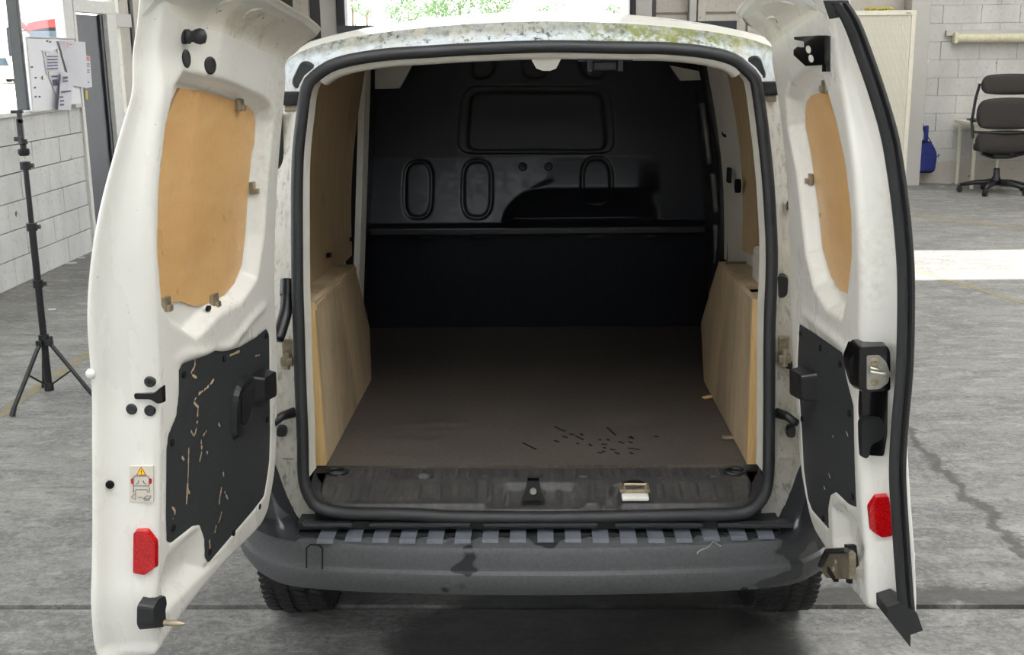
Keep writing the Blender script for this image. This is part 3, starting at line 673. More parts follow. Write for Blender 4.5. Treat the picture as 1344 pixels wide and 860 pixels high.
arc = [( (tx0 + tx1) / 2 + (tx1 - tx0) / 2 * u, ty + .05, zt_ - .12 - .12 * u * u) for u in np.linspace(-1, 1, 9)]
MB().prism([Vector(p) + Vector((0, 0, .12)) for p in arc] + [Vector(p) - Vector((0, 0, .12)) for p in arc[::-1]], [Vector(p) + Vector((0, 2.2, .12)) for p in arc] + [Vector(p) + Vector((0, 2.2, -.12)) for p in arc[::-1]]).build('roof_band', M['truckred'], tr)
for sx in (tx0 + .3, tx1 - .3):
    for sy in (.4, 1.9): MB().cyl((sx - .15, ty + sy, .45), (sx + .15, ty + sy, .45), .45, n=18).build('wheel', M['tyre'], tr)
mp = atY(20, 55, ty)
MB().box((mp[0], ty - .1, mp[2]), (.36, .12, .85), bev=.05).tube([(mp[0] + .1, ty, mp[2] + .3), (tx0 + .1, ty + .3, mp[2] + .35)], .03, 6).build('mirror', M['blackplast'], tr)
MB().tube([atY(13, 5, ty + .3), atY(22, 26, ty + .3), (tx0 + .1, ty + .3, zt_ - .5)], .09, 8).build('crane_arm', M['truckred'], tr)

# ================================================================== THE VAN
van = new_empty('van', (0, 3.3, 0), 'white panel van with both rear doors open on an empty load bay', 'van')
# ---- door opening and its seal: a loop in the leaning rear plane
def rearY(z): return 2.68 + (z - .56) * .1455
def on_rear(px, py):
    d = ray(px, py); k = .1455; t = (2.68 + (CAMH - .56) * k) / (d[1] - d[2] * k); return CAMPOS + d * t
SEAL = [(392, 223), (397.7, 156), (404.6, 113), (419.5, 96.7), (437.4, 85.6), (464, 78), (509, 71.4), (560, 68), (627.5, 64), (721, 61), (815, 62.5), (873.6, 63.4), (927, 68.8), (963, 78.6), (980.7, 94.6), (991.4, 110.7), (1004, 210), (1009, 275), (1011.4, 340), (1008.5, 430), (1008, 534), (1007.5, 590), (1007, 613), (1003, 643), (986.5, 664), (963, 671), (880, 673), (795, 675), (704, 676), (600, 675), (543, 672), (471, 670.6), (438, 668), (416, 660), (404, 640), (399.7, 618), (399, 574), (396, 503), (394, 433), (392, 363)]
loop = catmull([on_rear(*p)[[0, 2]] for p in SEAL], 220, True)
NL = len(loop)
tang = np.roll(loop, -1, 0) - np.roll(loop, 1, 0); tang /= np.linalg.norm(tang, axis=1)[:, None]
nrm = np.c_[-tang[:, 1], tang[:, 0]]
cen = loop.mean(0)
if np.mean(np.sum(nrm * (loop - cen), 1)) < 0: nrm = -nrm
def ring(off, dy): 
    q = loop + nrm * off; return np.array([(x, rearY(z) + dy, z) for x, z in q])
# rubber seal: fat oval tube
pv = []; n = 10
for j in range(n):
    th = 2 * pi * j / n; pv.append(ring(.0145 * math.cos(th), -.016 + .018 * math.sin(th)))
G = np.stack(pv + [pv[0]], 1); G = np.concatenate([G, G[:1]], 0)
MB().grid(G).build('door_seal', M['rubber'], van, True)
# white inner flange, sides and header
top_idx = loop[:, 1] > .63
def strip(offs, mask, mats, name, **kw):
    idx = np.where(mask)[0]; br = np.where(np.diff(idx) > 1)[0]
    if len(br): idx = np.r_[idx[br[0] + 1:], idx[:br[0] + 1]]
    G = np.stack([ring(o, dy)[idx] for o, dy in offs], 1)
    return MB().grid(G).build(name, mats, van, True, fix=False, **kw)
M['flange'] = plain('cream flange paint', srgb(231, 228, 218), .35, var=.05)
strip([(-.006, -.012), (-.008, .02), (-.010, .05), (-.013, .075), (.0, .082), (.02, .085)], top_idx, M['flange'], 'opening_flange', sharp=45)
strip([(-.006, -.008), (-.018, -.002), (-.027, .010), (-.030, .05), (-.02, .07)], loop[:, 1] > 1.585, M['flange'], 'header_flange', sharp=45)
strip([(-.006, -.005), (-.002, .05), (.005, .12)], ~top_idx, M['sill'], 'sill_lip', sharp=45)
# ---- outer shell
def outer(k, yk):
    """body contour points for ring directions; yk = distance forward of the rear edge"""
    pts = []
    hw = .735 + .13 * float(sstep(0, .9, yk)); zr = 1.706 + .085 * float(sstep(0, 1.6, yk))
    for (x, z), (nx, nz) in zip(loop, nrm):
        pts.append((x, z))
    return hw, zr
ang = np.arctan2(loop[:, 1] - 1.1, loop[:, 0])
def contour(yk, zb=.40):
    hw = .715 + .15 * float(sstep(-.1, .9, yk)); zr = 1.706 + .055 * float(sstep(0, 1.8, yk)); res = []
    for (x, z) in loop:
        # push the opening outline out to the body outline (superellipse-like box with tumblehome)
        u = x / .56; v = (z - 1.1) / .55
        m = max(abs(u) ** 10 + abs(v) ** 10, 1e-9) ** (1 / 10.0); u, v = u / m, v / m
        zz = 1.1 + v * ((zr - 1.1) if v > 0 else (1.1 - zb)); w = hw * (1 - .10 * max(0, (zz - 1.05) / .65) ** 2)
        xx = u * w
        if v > 0: zz -= .045 * (xx / .53) ** 2 * v
        res.append((xx, zz))
    return np.array(res)
def pos3(c, dy): return np.array([(x, rearY(z) + dy, z) for x, z in c])
c0 = contour(0)
r0 = ring(.008, -.002); r1 = ring(.020, .012); r2 = ring(.034, .030)
mid = np.array([(.55 * a[0] + .45 * b[0], 0, .55 * a[2] + .45 * b[1]) for a, b in zip(r2, c0)])
r3 = np.array([(x, rearY(z) + .034, z) for x, _, z in mid])
edge = pos3(c0, .045)
for i in range(NL):                       # body sides are rounded back from the rear face
    s_ = float(sstep(.60, .72, abs(edge[i][0]))) ; edge[i][1] += .05 * s_; r3[i][1] += .01 * s_
G = np.stack([r0, r1, r2, r3, edge], 1); G = np.concatenate([G, G[:1]], 0)
shell = MB().grid(G).build('rear_frame', M['gutter'], van, True, fix=False, origin=(0, 2.8, 1.1), sharp=50)
# roof and flanks running forward to the nose
secs = []
def sec(Y, hw, zr, zb, tum=.12):
    pts = []
    for (x, z) in loop:
        u = x / .56; v = (z - 1.1) / .55; m = max(abs(u) ** 10 + abs(v) ** 10, 1e-9) ** .1; u, v = u / m, v / m
        zc = (zr + zb) / 2
        zz = zc + v * (zr - zc if v > 0 else zc - zb); w = hw * (1 - tum * max(0, (zz - 1.05) / .65) ** 2); xx = u * w
        if v > 0: zz -= .045 * (xx / .53) ** 2 * v
        pts.append((xx, Y, zz))
    return np.array(pts)
secs = [edge]
for Y, hw, zr, zb in ((2.98, .79, 1.715, .40), (3.15, .83, 1.73, .38), (3.5, .86, 1.745, .34), (4.0, .87, 1.755, .32), (4.6, .875, 1.76, .30), (5.1, .87, 1.74, .30), (5.5, .865, 1.62, .30), (5.9, .86, 1.30, .30), (6.15, .85, 1.12, .30), (6.5, .82, 1.04, .30), (6.7, .74, .92, .32), (6.76, .66, .80, .36)):
    secs.append(sec(Y, hw, zr, zb))
G = np.stack(secs, 1); G = np.concatenate([G, G[:1]], 0)
mb = MB()
a, b = G.shape[:2]; f = []
for i in range(a - 1):
    for j in range(b - 1):
        q = [G[i, j], G[i + 1, j], G[i + 1, j + 1], G[i, j + 1]]; c = sum(q) / 4
        if c[2] < .64 and (math.hypot(c[1] - 3.33, c[2] - .31) < .36 or math.hypot(c[1] - 6.03, c[2] - .31) < .36): continue
        f.append((i * b + j, (i + 1) * b + j, (i + 1) * b + j + 1, i * b + j + 1))
mb.add(G.reshape(-1, 3), f)
mb.add([*G[:-1, -1]], [tuple(range(NL))])
mb.build('body_shell', M['paint'], van, True, fix=False, sharp=50)
for sx in (-1, 1):
    gl = [(sx * .868, 4.55, 1.05), (sx * .868, 5.45, 1.02), (sx * .80, 5.2, 1.42), (sx * .79, 4.6, 1.46)]
    MB().prism([Vector(p) + Vector((sx * .012, 0, 0)) for p in gl], [Vector(p) - Vector((sx * .02, 0, 0)) for p in gl]).build('side_window', M['darkglass'], van)
# ---- inside: floor board, bulkhead, linings
fb = MB().box((0, 3.67, .589), (1.30, 1.59, .020), bev=.002).build('load_floor', M['floorboard'], van)
k = MB()
for i in range(20):
    x, y = random.gauss(790, 26), random.gauss(582, 8); p = atZ(x, y, .6); a = random.uniform(.3, 1.2); k.box((p[0], p[1], .5994), (.006, random.uniform(.008, .02), .0014), rot=Matrix.Rotation(a, 3, 'Z'))
for (x0, y0, x1, y1) in ((686, 581, 704, 590), (728, 560, 742, 566), (797, 561, 808, 571), (755, 572, 766, 577), (825, 588, 840, 590)):
    p, q_ = Vector(atZ(x0, y0, .6)), Vector(atZ(x1, y1, .6)); d = q_ - p
    k.box(((p + q_) / 2)[:2] + (.5994,), (d.length, .005, .0014), rot=Matrix.Rotation(math.atan2(d.y, d.x), 3, 'Z'))
tag(k.build('gouges', M['void'], fb), kind='stuff')
MB().box((0, 2.874, .5935), (1.09, .006, .014)).build('front_edge', M['floorboard'], fb)
BY = 4.29
xs = np.linspace(-.72, .72, 260); zs = np.linspace(.58, 1.668, 230); XX, ZZ = np.meshgrid(xs, zs, indexing='ij')
def bpt(px, py): p = atY(px, py, BY); return (p[0], p[2])
def rrect(px0, py0, px1, py1, r): return roundpoly([bpt(px0, py0), bpt(px1, py0), bpt(px1, py1), bpt(px0, py1)], r, 6)
Hh = np.zeros_like(XX)
zA = bpt(700, 206)[1]; zL = bpt(700, 298)[1]; zR = bpt(700, 244)[1]
tb = np.clip((ZZ - zL) / (zR - zL), 0, 1.15); xbnd = bpt(662, 0)[0] + (bpt(704, 0)[0] - bpt(662, 0)[0]) * tb ** 2.5; left = sstep(xbnd + .022, xbnd - .022, XX); rightend = sstep(bpt(872, 0)[0], bpt(838, 0)[0], XX)
rampL = np.clip((zA - ZZ) / (zA - zL), 0, 1); rampR = np.clip((zA - ZZ) / (zA - zR), 0, 1)
bodyL = .045 * rampL; bodyR = .026 * rampR - .105 * np.clip((zR - .01 - ZZ) / (zR - .01 - zL), 0, 1) ** .8
Hh += (bodyL * left + bodyR * (1 - left)) * np.where(ZZ < zA, 1, 0) * (left + (1 - left) * rightend)
below = sstep(zL - .012, zL - .03, ZZ); Hh = Hh * (1 - below) - (.03 + .10 * np.clip((zL - ZZ) / .42, 0, 1)) * below
bar_ = sstep(.024, .014, np.abs(ZZ - (zL - .004))) * sstep(.66, .60, np.abs(XX)); Hh = np.maximum(Hh, np.where(bar_ > .01, .075 * bar_ + Hh * (1 - bar_), Hh))
Hh -= .006 * sstep(.0, -.008, sdf(rrect(598, 112, 809, 203, .06), XX, ZZ)); Hh += .005 * sstep(.004, -.008, sdf(rrect(612, 121, 797, 198, .04), XX, ZZ))
def groove(pxs, w, depth, r=.05):
    global Hh
    d = sdf(roundpoly([bpt(*p) for p in pxs], r, 8), XX, ZZ); Hh = Hh - depth * np.exp(-(d / w) ** 2)
for x0, x1, y0, y1 in ((532, 567, 212, 284), (608, 645, 211, 284), (764, 802, 208, 268)): groove([(x0, y0), (x1, y0), (x1, y1), (x0, y1)], .0045, .007, .065)
for x0, x1 in ((606, 640), (684, 720), (772, 808)): groove([(x0, 40), (x1, 40), (x1, 101), (x0, 101)], .0045, .006, .06)
for x0, x1 in ((540, 568), (616, 642), (768, 796), (842, 870)): Hh += .012 * sstep(.003, -.012, np.abs(sdf(roundpoly([bpt(x0, 314), bpt(x1, 314), bpt(x1, 360), bpt(x0, 360)], .045, 8), XX, ZZ)) - .006) * sstep(bpt(0, 326)[1], bpt(0, 318)[1], ZZ)
Hh += .012 * sstep(.012, .0, np.hypot(XX - bpt(686, 0)[0], ZZ - bpt(0, 219)[1])) * 0
Gb = np.stack([XX * (1 - .20 * np.clip((ZZ - 1.2) / .47, 0, 1) ** 2), BY - Hh, ZZ], 2)
bk = MB().grid(Gb).build('bulkhead', M['bulk'], van, True, fix=False)
MB().box((0, BY + .17, 1.15), (1.46, .02, 1.16)).build('bulkhead_back', M['bulk'], van)
for x in (686, 720):
    p = atY(x, 219, BY - .02); MB().lathe([(.016, 0), (.014, .006), (.008, .008), (.004, .004)], (p[0], BY - .012, p[2]), (0, -1, 0), 14).build('bolt', M['bulk'], bk, True)
# light roof gussets, corners of the bulkhead
for pts in ([(492, 84), (541, 84), (524, 116), (492, 117)], [(880, 86), (930, 96), (922, 105), (893, 106)]):
    q = [Vector(atY(x, y, 4.1)) for x, y in pts]; MB().prism(q, [p + Vector((0, .04, 0)) for p in q]).build('roof_gusset', M['flange'], van)
def sheet3(P00, P10, P11, P01, th, name, mat, n=(1, 0, 0), bow=0.0, par=None):
    P = [Vector(p) for p in (P00, P10, P11, P01)]; N = 12; A = np.zeros((N, N, 3))
    for i in range(N):
        for j in range(N):
            a, b = i / (N - 1), j / (N - 1); p = P[0] * (1 - a) * (1 - b) + P[1] * a * (1 - b) + P[2] * a * b + P[3] * (1 - a) * b
            A[i, j] = p + Vector(n) * (bow * math.sin(pi * b))
    B = A + np.array(n) * th; mb = MB().grid(A); mb.grid(B, flip=True)
    for (i0, j0, i1, j1) in [(i, 0, i + 1, 0) for i in range(N - 1)] + [(i, N - 1, i + 1, N - 1) for i in range(N - 1)] + [(0, j, 0, j + 1) for j in range(N - 1)] + [(N - 1, j, N - 1, j + 1) for j in range(N - 1)]:
        mb.f.append((i0 * N + j0, i1 * N + j1, N * N + i1 * N + j1, N * N + i0 * N + j0)); mb.m.append(0)
    return mb.build(name, mat, van if par is None else par, True, sharp=40)
# left lining panel (leans in towards the roof) and the pale pillar edge beyond it
lin = sheet3((-.635, 2.93, .98), (-.615, 3.86, .98), (-.542, 3.86, 1.60), (-.585, 2.95, 1.60), -.012, 'side_lining', M['ply_side'], bow=-.02)
for px, py in ((432, 335), (461, 314)):
    p = atX(px, py, -.61); MB().box(p, (.012, .016, .012)).build('slot', M['void'], lin)
sheet3((-.62, 3.88, .58), (-.61, 3.93, .58), (-.535, 3.93, 1.62), (-.545, 3.88, 1.62), -.02, 'pillar_edge', M['flange'])
sheet3((-.66, 3.94, .58), (-.64, 4.27, .58), (-.56, 4.27, 1.66), (-.56, 3.94, 1.66), -.02, 'side_black_panel', M['bulk'])  # black panel between the pillar edge and the bulkhead
sheet3((-.70, 2.92, .58), (-.70, 3.9, .58), (-.66, 3.9, 1.0), (-.66, 2.92, 1.0), -.01, 'lower_side', M['flange'])
# right side: plywood strips, pierced pillar, black rubber, sliding door rail
sheet3((.63, 2.93, .98), (.625, 3.30, .98), (.558, 3.30, 1.60), (.575, 2.95, 1.60), .012, 'side_lining', M['ply_side'], bow=.015)
rp2 = sheet3((.635, 3.30, 1.06), (.60, 3.42, 1.06), (.545, 3.50, 1.60), (.57, 3.30, 1.60), .012, 'side_lining', M['ply_side'], bow=.02)
pil = sheet3((.625, 3.40, .98), (.598, 3.74, .98), (.525, 3.74, 1.59), (.555, 3.45, 1.60), .02, 'pillar', M['flange'], bow=.02)
for px, py in ((948, 138), (967, 244)):
    p = atX(px, py, .578); MB().cyl(Vector(p) + Vector((-.004, 0, 0)), Vector(p) + Vector((.01, 0, 0)), .02, n=16).build('hole', M['void'], pil)
for px, py in ((950, 168), (957, 230), (952, 178)):
    p = atX(px, py, .578); MB().box(p, (.012, .035, .045 if py != 178 else .01), bev=.004).build('slot', M['void'], pil)
MB().tube([(.60, 3.80, .90), (.607, 3.80, 1.1), (.595, 3.80, 1.3), (.55, 3.80, 1.5), (.525, 3.80, 1.60)], .022, 10).build('aperture_seal', M['rubber'], van, True)
MB().tube([(.57, 3.8, 1.592), (.53, 3.45, 1.60), (.52, 3.2, 1.60)], .014, 8).build('header_seal', M['rubber'], van, True)
sheet3((.66, 3.84, .58), (.64, 4.27, .58), (.56, 4.27, 1.66), (.56, 3.84, 1.66), .02, 'side_black_panel', M['bulk'])
def railseg(pts, Y):
    q = [Vector(atY(x, y, Y)) for x, y in pts]; MB().tube(catmull(q, 8), .013, 8).build('door_rail', M['greyrail'], van, True)
M['greyrail'] = plain('dull grey rail', srgb(110, 110, 108), .4, .4)
railseg([(921, 135), (926, 165), (932, 215)], 3.98); railseg([(936, 228), (939, 255), (941, 278)], 3.98); railseg([(940, 295), (941, 320), (941, 345)], 3.98)
MB().prism([(.70, 3.2, 1.0), (.60, 3.70, .92), (.60, 3.70, 1.13), (.66, 3.40, 1.03)], [(.74, 3.2, 1.0), (.72, 3.70, .92), (.72, 3.70, 1.13), (.74, 3.40, 1.03)]).build('side_recess', M['bulk'], van)
MB().box((.625, 3.12, 1.06), (.06, .22, .10), bev=.015).build('side_bracket', M['flange'], van)
sheet3((.70, 2.92, .58), (.70, 3.9, .58), (.66, 3.9, 1.0), (.66, 2.92, 1.0), .01, 'lower_side', M['flange'])
MB().box((0, 3.66, 1.672), (.92, 1.26, .012)).build('inner_roof', M['flange'], van)
# ---- header fittings
hb = [Vector(atY(x, y, 2.86)) for x, y in ((695, 74), (738, 74), (730, 90), (722, 93), (713, 93), (704, 90))]
MB().prism(hb, [p + Vector((0, .01, 0)) for p in hb]).build('header_bracket', M['flange'], van)
q = atY(794, 84, 2.87)
hl = MB().box((q[0] - .036, 2.87, q[2]), (.012, .04, .035), bev=.003).box((q[0] + .036, 2.87, q[2]), (.012, .04, .035), bev=.003).box((q[0], 2.865, q[2] + .012), (.13, .02, .012), bev=.003).box((q[0], 2.88, q[2] - .004), (.06, .02, .022), bev=.004)
hl.build('header_latch', M['blackplast'], van)
# ---- wheel arch boxes
def arch_box(s, name, open_top):
    r = new_sub(name)
    F = [(s * .545, 2.885, .602), (s * .54, 3.68, .602), (s * .548, 3.74, .76), (s * .558, 3.55, 1.005), (s * .556, 2.885, 1.03)]
    if s > 0: F = [(s * .536, 2.885, .602), (s * .53, 3.64, .602), (s * .535, 3.78, .76), (s * .54, 3.47, 1.02), (s * .536, 2.885, 1.03)]
    F = [Vector(p) for p in F]
    MB().prism(F, [p + Vector((s * .015, 0, 0)) for p in F]).build('inner_panel', M['ply_box'], r)
    MB().prism([F[4], F[0], F[0] + Vector((s * .038, 0, 0)), F[4] + Vector((s * .03, 0, 0))], [p + Vector((0, -.015, 0)) for p in (F[4], F[0], F[0] + Vector((s * .038, 0, 0)), F[4] + Vector((s * .03, 0, 0)))]).build('front_batten', M['batten'], r)
    def top(y0, y1, z0, z1): 
        a = [Vector((s * .552, y0, z0)), Vector((s * .552, y1, z1)), Vector((s * .69, y1, z1 + .004)), Vector((s * .69, y0, z0 + .004))]
        MB().prism(a, [p - Vector((0, 0, .014)) for p in a]).build('top_panel', M['ply_box'], r)
    if open_top: top(2.89, 3.0, 1.024, 1.024); top(3.12, 3.46, 1.02, 1.014)
    else: top(2.89, 3.54, 1.022, 1.0)
    a = [F[3], F[2], F[2] + Vector((s * .13, 0, 0)), F[3] + Vector((s * .13, 0, 0))]; MB().prism(a, [p - Vector((0, .012, 0)) for p in a]).build('rear_slope', M['ply_box'], r)
    a = [F[2], F[1], F[1] + Vector((s * .13, 0, 0)), F[2] + Vector((s * .13, 0, 0))]; MB().prism(a, [p - Vector((0, .012, 0)) for p in a]).build('rear_panel', M['ply_box'], r)
    MB().box((s * .63, 3.2, .80), (.10, .50, .38), bev=.05).build('wheel_housing', M['bulk'], r)
    return r
def new_sub(name):
    o = bpy.data.objects.new(name, None); COL.objects.link(o); o.parent = van; o.location = (0, 0, 0); WL[o.name] = WL[van.name].copy(); return o
arch_box(-1, 'wheel_box', False); arch_box(1, 'wheel_box', True)
MB().box(Vector(atZ(956, 576, .6)) + Vector((0, 0, .004)), (.035, .014, .008), bev=.002).build('floor_clip', M['dirtysteel'], van)
tag(MB().box(Vector(atZ(928, 523, .6)) + Vector((0, 0, .004)), (.03, .014, .006), rot=Matrix.Rotation(.6, 3, 'Z'), bev=.002).build('wood_scrap', M['batten']), 'tiny pale wood scrap beside the right wheel box', 'scrap')
# ---- sill trim: ribbed plastic step plate as a pressed surface
sx_ = np.linspace(-.545, .535, 330); sy_ = np.linspace(2.672, 2.885, 60); SX, SY = np.meshgrid(sx_, sy_, indexing='ij')
SZ = .572 + .022 * sstep(2.70, 2.80, SY)
def sp(px, py): p = atZ(px, py, .585); return (p[0], p[1])
rib = sstep(.35, .8, np.sin(SX * 2 * pi / .042)) * sstep(2.70, 2.715, SY) * sstep(2.775, 2.755, SY) + sstep(.5, .9, np.sin(SX * 2 * pi / .030)) * sstep(2.80, 2.81, SY) * sstep(2.868, 2.855, SY)
SZ += .0035 * rib
troug = roundpoly([sp(636, 655), sp(664, 637), sp(756, 637), sp(768, 655), sp(785, 655), sp(800, 640), sp(815, 637), sp(815, 658), sp(640, 660)], .015, 3)
SZ -= .014 * sstep(.006, -.010, sdf(troug, SX, SY))
for px, py in ((442, 625), (964, 625)):
    x, y = sp(px, py); SZ -= .016 * sstep(.026, .014, np.hypot(SX - x, (SY - y) * 1.1))
for px, py in ((558, 630),):
    x, y = sp(px, py); SZ -= .012 * sstep(.026, .014, np.hypot(SX - x, (SY - y) * 1.3))
for px in (468, 513, 637, 765, 935):
    x, y = sp(px, 630); SZ -= .006 * sstep(.014, .008, np.hypot(SX - x, (SY - y) * 2))
# rounded corners of the plate
cr_ = sdf(roundpoly([(-.545, 2.672), (.535, 2.672), (.535, 2.95), (-.545, 2.95)], .10, 8), SX, SY); SZ -= .03 * sstep(-.012, .012, cr_)
st = MB().grid(np.stack([SX, SY, SZ], 2), flip=False).build('sill_plate', M['sill'], van, True, fix=False)
MB().box((0, 2.78, .545), (1.08, .20, .02)).build('sill_beam', M['blackplast'], st)
for px, py in ((442, 625), (964, 625)):
    x, y = sp(px, py); MB().tube([(x + .026 * math.cos(t), y + .022 * math.sin(t), .597) for t in np.linspace(0, 2 * pi, 20, endpoint=False)], .005, 8, closed=True).build('lashing_ring', M['blackplast'], st, True)
x, y = sp(700, 650); hk = [(-.028, -.0), (.028, 0), (.02, .022), (.014, .05), (-.014, .05), (-.02, .022)]
MB().prism([(x + u, y - .01, .575 + v) for u, v in hk], [(x + u, y + .012, .575 + v) for u, v in hk]).build('catch', M['gloss'], st)
MB().cyl((x, y - .016, .600), (x, y - .009, .600), .008, n=14).build('catch_rivet', M['steel'], st)
x, y = sp(833, 648)
MB().box((x, y - .016, .582), (.066, .03, .012), bev=.005).build('white_guide', M['paint'], st)
MB().box((x, y + .02, .592), (.075, .05, .012), bev=.006).tube([(x - .026, y - .008, .59), (x - .026, y - .008, .612), (x + .026, y - .008, .612), (x + .026, y - .008, .59)], .0035, 8).build('lock_loop', M['dirtysteel'], st)
MB().lathe([(.03, 0), (.028, .008), (.015, .012)], (x, y + .03, .592), n=18).build('lock_cap', M['blackplast'], st, True)
# ---- retaining rail between sill and bumper
for x0, x1 in ((398, 464), (485, 618), (634, 785), (806, 922), (940, 1040)):
    p, q = Vector(atY(x0, 687, 2.66)), Vector(atY(x1, 687, 2.66)); MB().box((p + q) / 2, ((q - p).length, .035, .012), bev=.004).build('retaining_rail', M['bumper'], van)
MB().box((0, 2.71, .525), (1.16, .10, .02)).build('sill_face', M['blackplast'], van)
# ---- bumper
plan = catmull([(-.80, 3.02), (-.79, 2.90), (-.752, 2.76), (-.68, 2.655), (-.56, 2.595), (-.3, 2.565), (0, 2.556), (.3, 2.565), (.56, 2.595), (.68, 2.655), (.752, 2.76), (.79, 2.90), (.80, 3.02)], 90)
tg = np.gradient(plan, axis=0); tg /= np.linalg.norm(tg, axis=1)[:, None]; nn = np.c_[-tg[:, 1], tg[:, 0]]     # points inwards
rows = []
for (x, y), (nx, ny) in zip(plan, nn):
    c = float(sstep(.60, .75, abs(x))); zt = .506 + .20 * c ** 1.5; zb = .385 + .01 * c; dep = .15 * (1 - c) + .07 * c; zc = .448 + .01 * c
    pr = [(.05, zb + .004), (.016, zb), (.004, zb + .02), (-.002, zc - .012), (.0, zc - .006), (.010, zc), (.0125, zc + .008), (.012 + .004 * c, .50 - .012), (.020 + .02 * c, .502 + .5 * (zt - .506)), (.032 + .03 * c, zt), (.05 + .03 * c, zt + .004), (dep, zt + .001)]
    rows.append([(x + nx * d, y + ny * d, z) for d, z in pr])
bu = MB().grid(np.array(rows)).build('bumper', M['bumper'], van, True, fix=False, sharp=38)
proto = None
for i in range(17):
    xx = -.505 + .0655 * i; w_ = .019
    if proto is None:
        pf = [(2.594, .5065), (2.606, .513), (2.668, .514), (2.684, .5075)]
        proto = MB().prism([(xx - w_, y_, z_) for y_, z_ in pf], [(xx + w_, y_, z_) for y_, z_ in pf]).build('tread_rib', M['rib'], bu)
    else: dup(proto, (xx, WL[proto.name][1] + .10 * max(0, abs(xx) - .33), WL[proto.name][2]), bu)
p = [Vector(atY(x, y, 2.566)) for x, y in ((401, 748), (401, 722), (406, 718), (417, 718), (422, 723), (422, 750))]
MB().tube([v + Vector((0, .012, 0)) for v in p], .0022, 6).build('tow_cover_seam', M['void'], bu)
wire = [Vector(atY(x, y, 2.552)) for x, y in ((915, 727), (918, 723), (930, 718), (936, 712), (946, 717))]
MB().tube(catmull(wire, 14), .0015, 6).build('wire', M['steel'], bu)
MB().box((0, 2.95, .42), (1.3, .55, .06), bev=.02).build('under_tray', M['void'], van)
# ---- wheels
def wheel(s):
    cx, cy, cz, Rr, w = s * .70, 3.33, .305, .305, .19
    root = new_sub('wheel'); 
    prof = [(.20, -.085), (.27, -.094), (.295, -.082), (.303, -.06), (.305, 0), (.303, .06), (.295, .082), (.27, .094), (.20, .085)]
    mb = MB(); n = 56; v = []
    for r, h in prof:
        for i in range(n): t = 2 * pi * i / n; v.append((cx + h, cy + r * math.cos(t), cz + r * math.sin(t)))
    f = [(k * n + i, k * n + (i + 1) % n, (k + 1) * n + (i + 1) % n, (k + 1) * n + i) for k in range(len(prof) - 1) for i in range(n)]
    mb.add(v, f)
    tyre = mb.build('tyre', M['tyre'], root, True)
    tb = MB()
    for i in range(72):
        t = 2 * pi * i / 72
        for kx, sk in ((-.068, .5), (-.024, .35), (.024, -.35), (.068, -.5)):
            R_ = Matrix.Rotation(t, 3, 'X') @ Matrix.Rotation(sk, 3, 'Z')
            rr = .3065 - (.005 if abs(kx) > .05 else 0)
            tb.box((cx + kx, cy - rr * math.sin(t) * -1 * -1, cz + rr * math.cos(t)), (.034, .017, .010), rot=R_)
    tag(tb.build('tread_blocks', M['tyre'], root), kind='stuff')
    MB().lathe([(.20, -.07), (.19, -.05), (.17, .0), (.06, .02), (.05, .03), (0.001, .03)], (cx, cy, cz), (s, 0, 0), 32).build('rim', M['dirtysteel'], root, True)
wheel(-1); wheel(1)
MB().tube([(-.62, 3.33, .30), (.62, 3.33, .30)], .05, 12).build('rear_axle', M['void'], van)
# ---- pillar fittings
def onp(px, py, dy=.028): p = on_rear(px, py); p = CAMPOS + (p - CAMPOS) * ((p[1] + dy) / p[1]); return Vector(p)
def pcap(px, py, w, h, mat='rubber', rot=0., th=.012, name='rubber_stop', dy=.026):
    c = onp(px, py, dy); pr = roundpoly([(-w / 2, -h / 2), (w / 2, -h / 2), (w / 2, h / 2), (-w / 2, h / 2)], min(w, h) * .48, 6); ca, sa = math.cos(rot), math.sin(rot)
    loop_ = [(u * ca - v * sa, u * sa + v * ca) for u, v in pr]
    return MB().prism([c + Vector((u * .85, -th, v * .85)) for u, v in loop_], [c + Vector((u, -th * .4, v)) for u, v in loop_]).prism([c + Vector((u, -th * .4, v)) for u, v in loop_], [c + Vector((u, .02, v)) for u, v in loop_]).build(name, M[mat], van)
pcap(400, 100, .045, .07, rot=-.5); pcap(991, 91, .040, .062, rot=.35)
pcap(1024, 375, .036, .058, name='pillar_plug'); pcap(1038, 566, .022, .03, name='pillar_plug'); pcap(370, 566, .026, .026, name='pillar_plug'); pcap(1035, 478, .016, .022, name='pillar_plug'); pcap(1038, 270, .016, .024, name='pillar_plug')
for s, px, py in ((-1, 384, 129), (1, 1008, 116)):
    c = onp(px, py, .02); MB().box(c, (.05, .04, .032), bev=.004).build('hinge_block', M['blackplast'], van); MB().box(c + Vector((0, .004, -.024)), (.04, .03, .014), bev=.004).build('hinge_pad', M['dirtysteel'], van)
for s, px, py in ((-1, 378, 466), (1, 1028, 462)):
    c = onp(px, py, .022)
    MB().box(c + Vector((0, 0, .02)), (.026, .012, .04), bev=.004).build('hinge_bracket', M['dirtysteel'], van)
    MB().box(c + Vector((0, -.012, -.012)), (.03, .03, .022), bev=.005).cyl(c + Vector((0, -.02, -.03)), c + Vector((0, -.02, .012)), .008).cyl(c + Vector((-s * .0, -.012, .032)), c + Vector((0, -.002, .032)), .007).build('hinge_knuckle', M['dirtysteel'], van)
for s, px, py in ((-1, 383, 541), (1, 1020, 541)):
    c = onp(px, py, .022); MB().tube([c + Vector((-s * .008, .0, 0)), c + Vector((s * .02, -.02, -.004)), c + Vector((s * .035, -.05, -.012))], [.013, .011, .010], 10).build('check_arm', M['blackplast'], van, True)
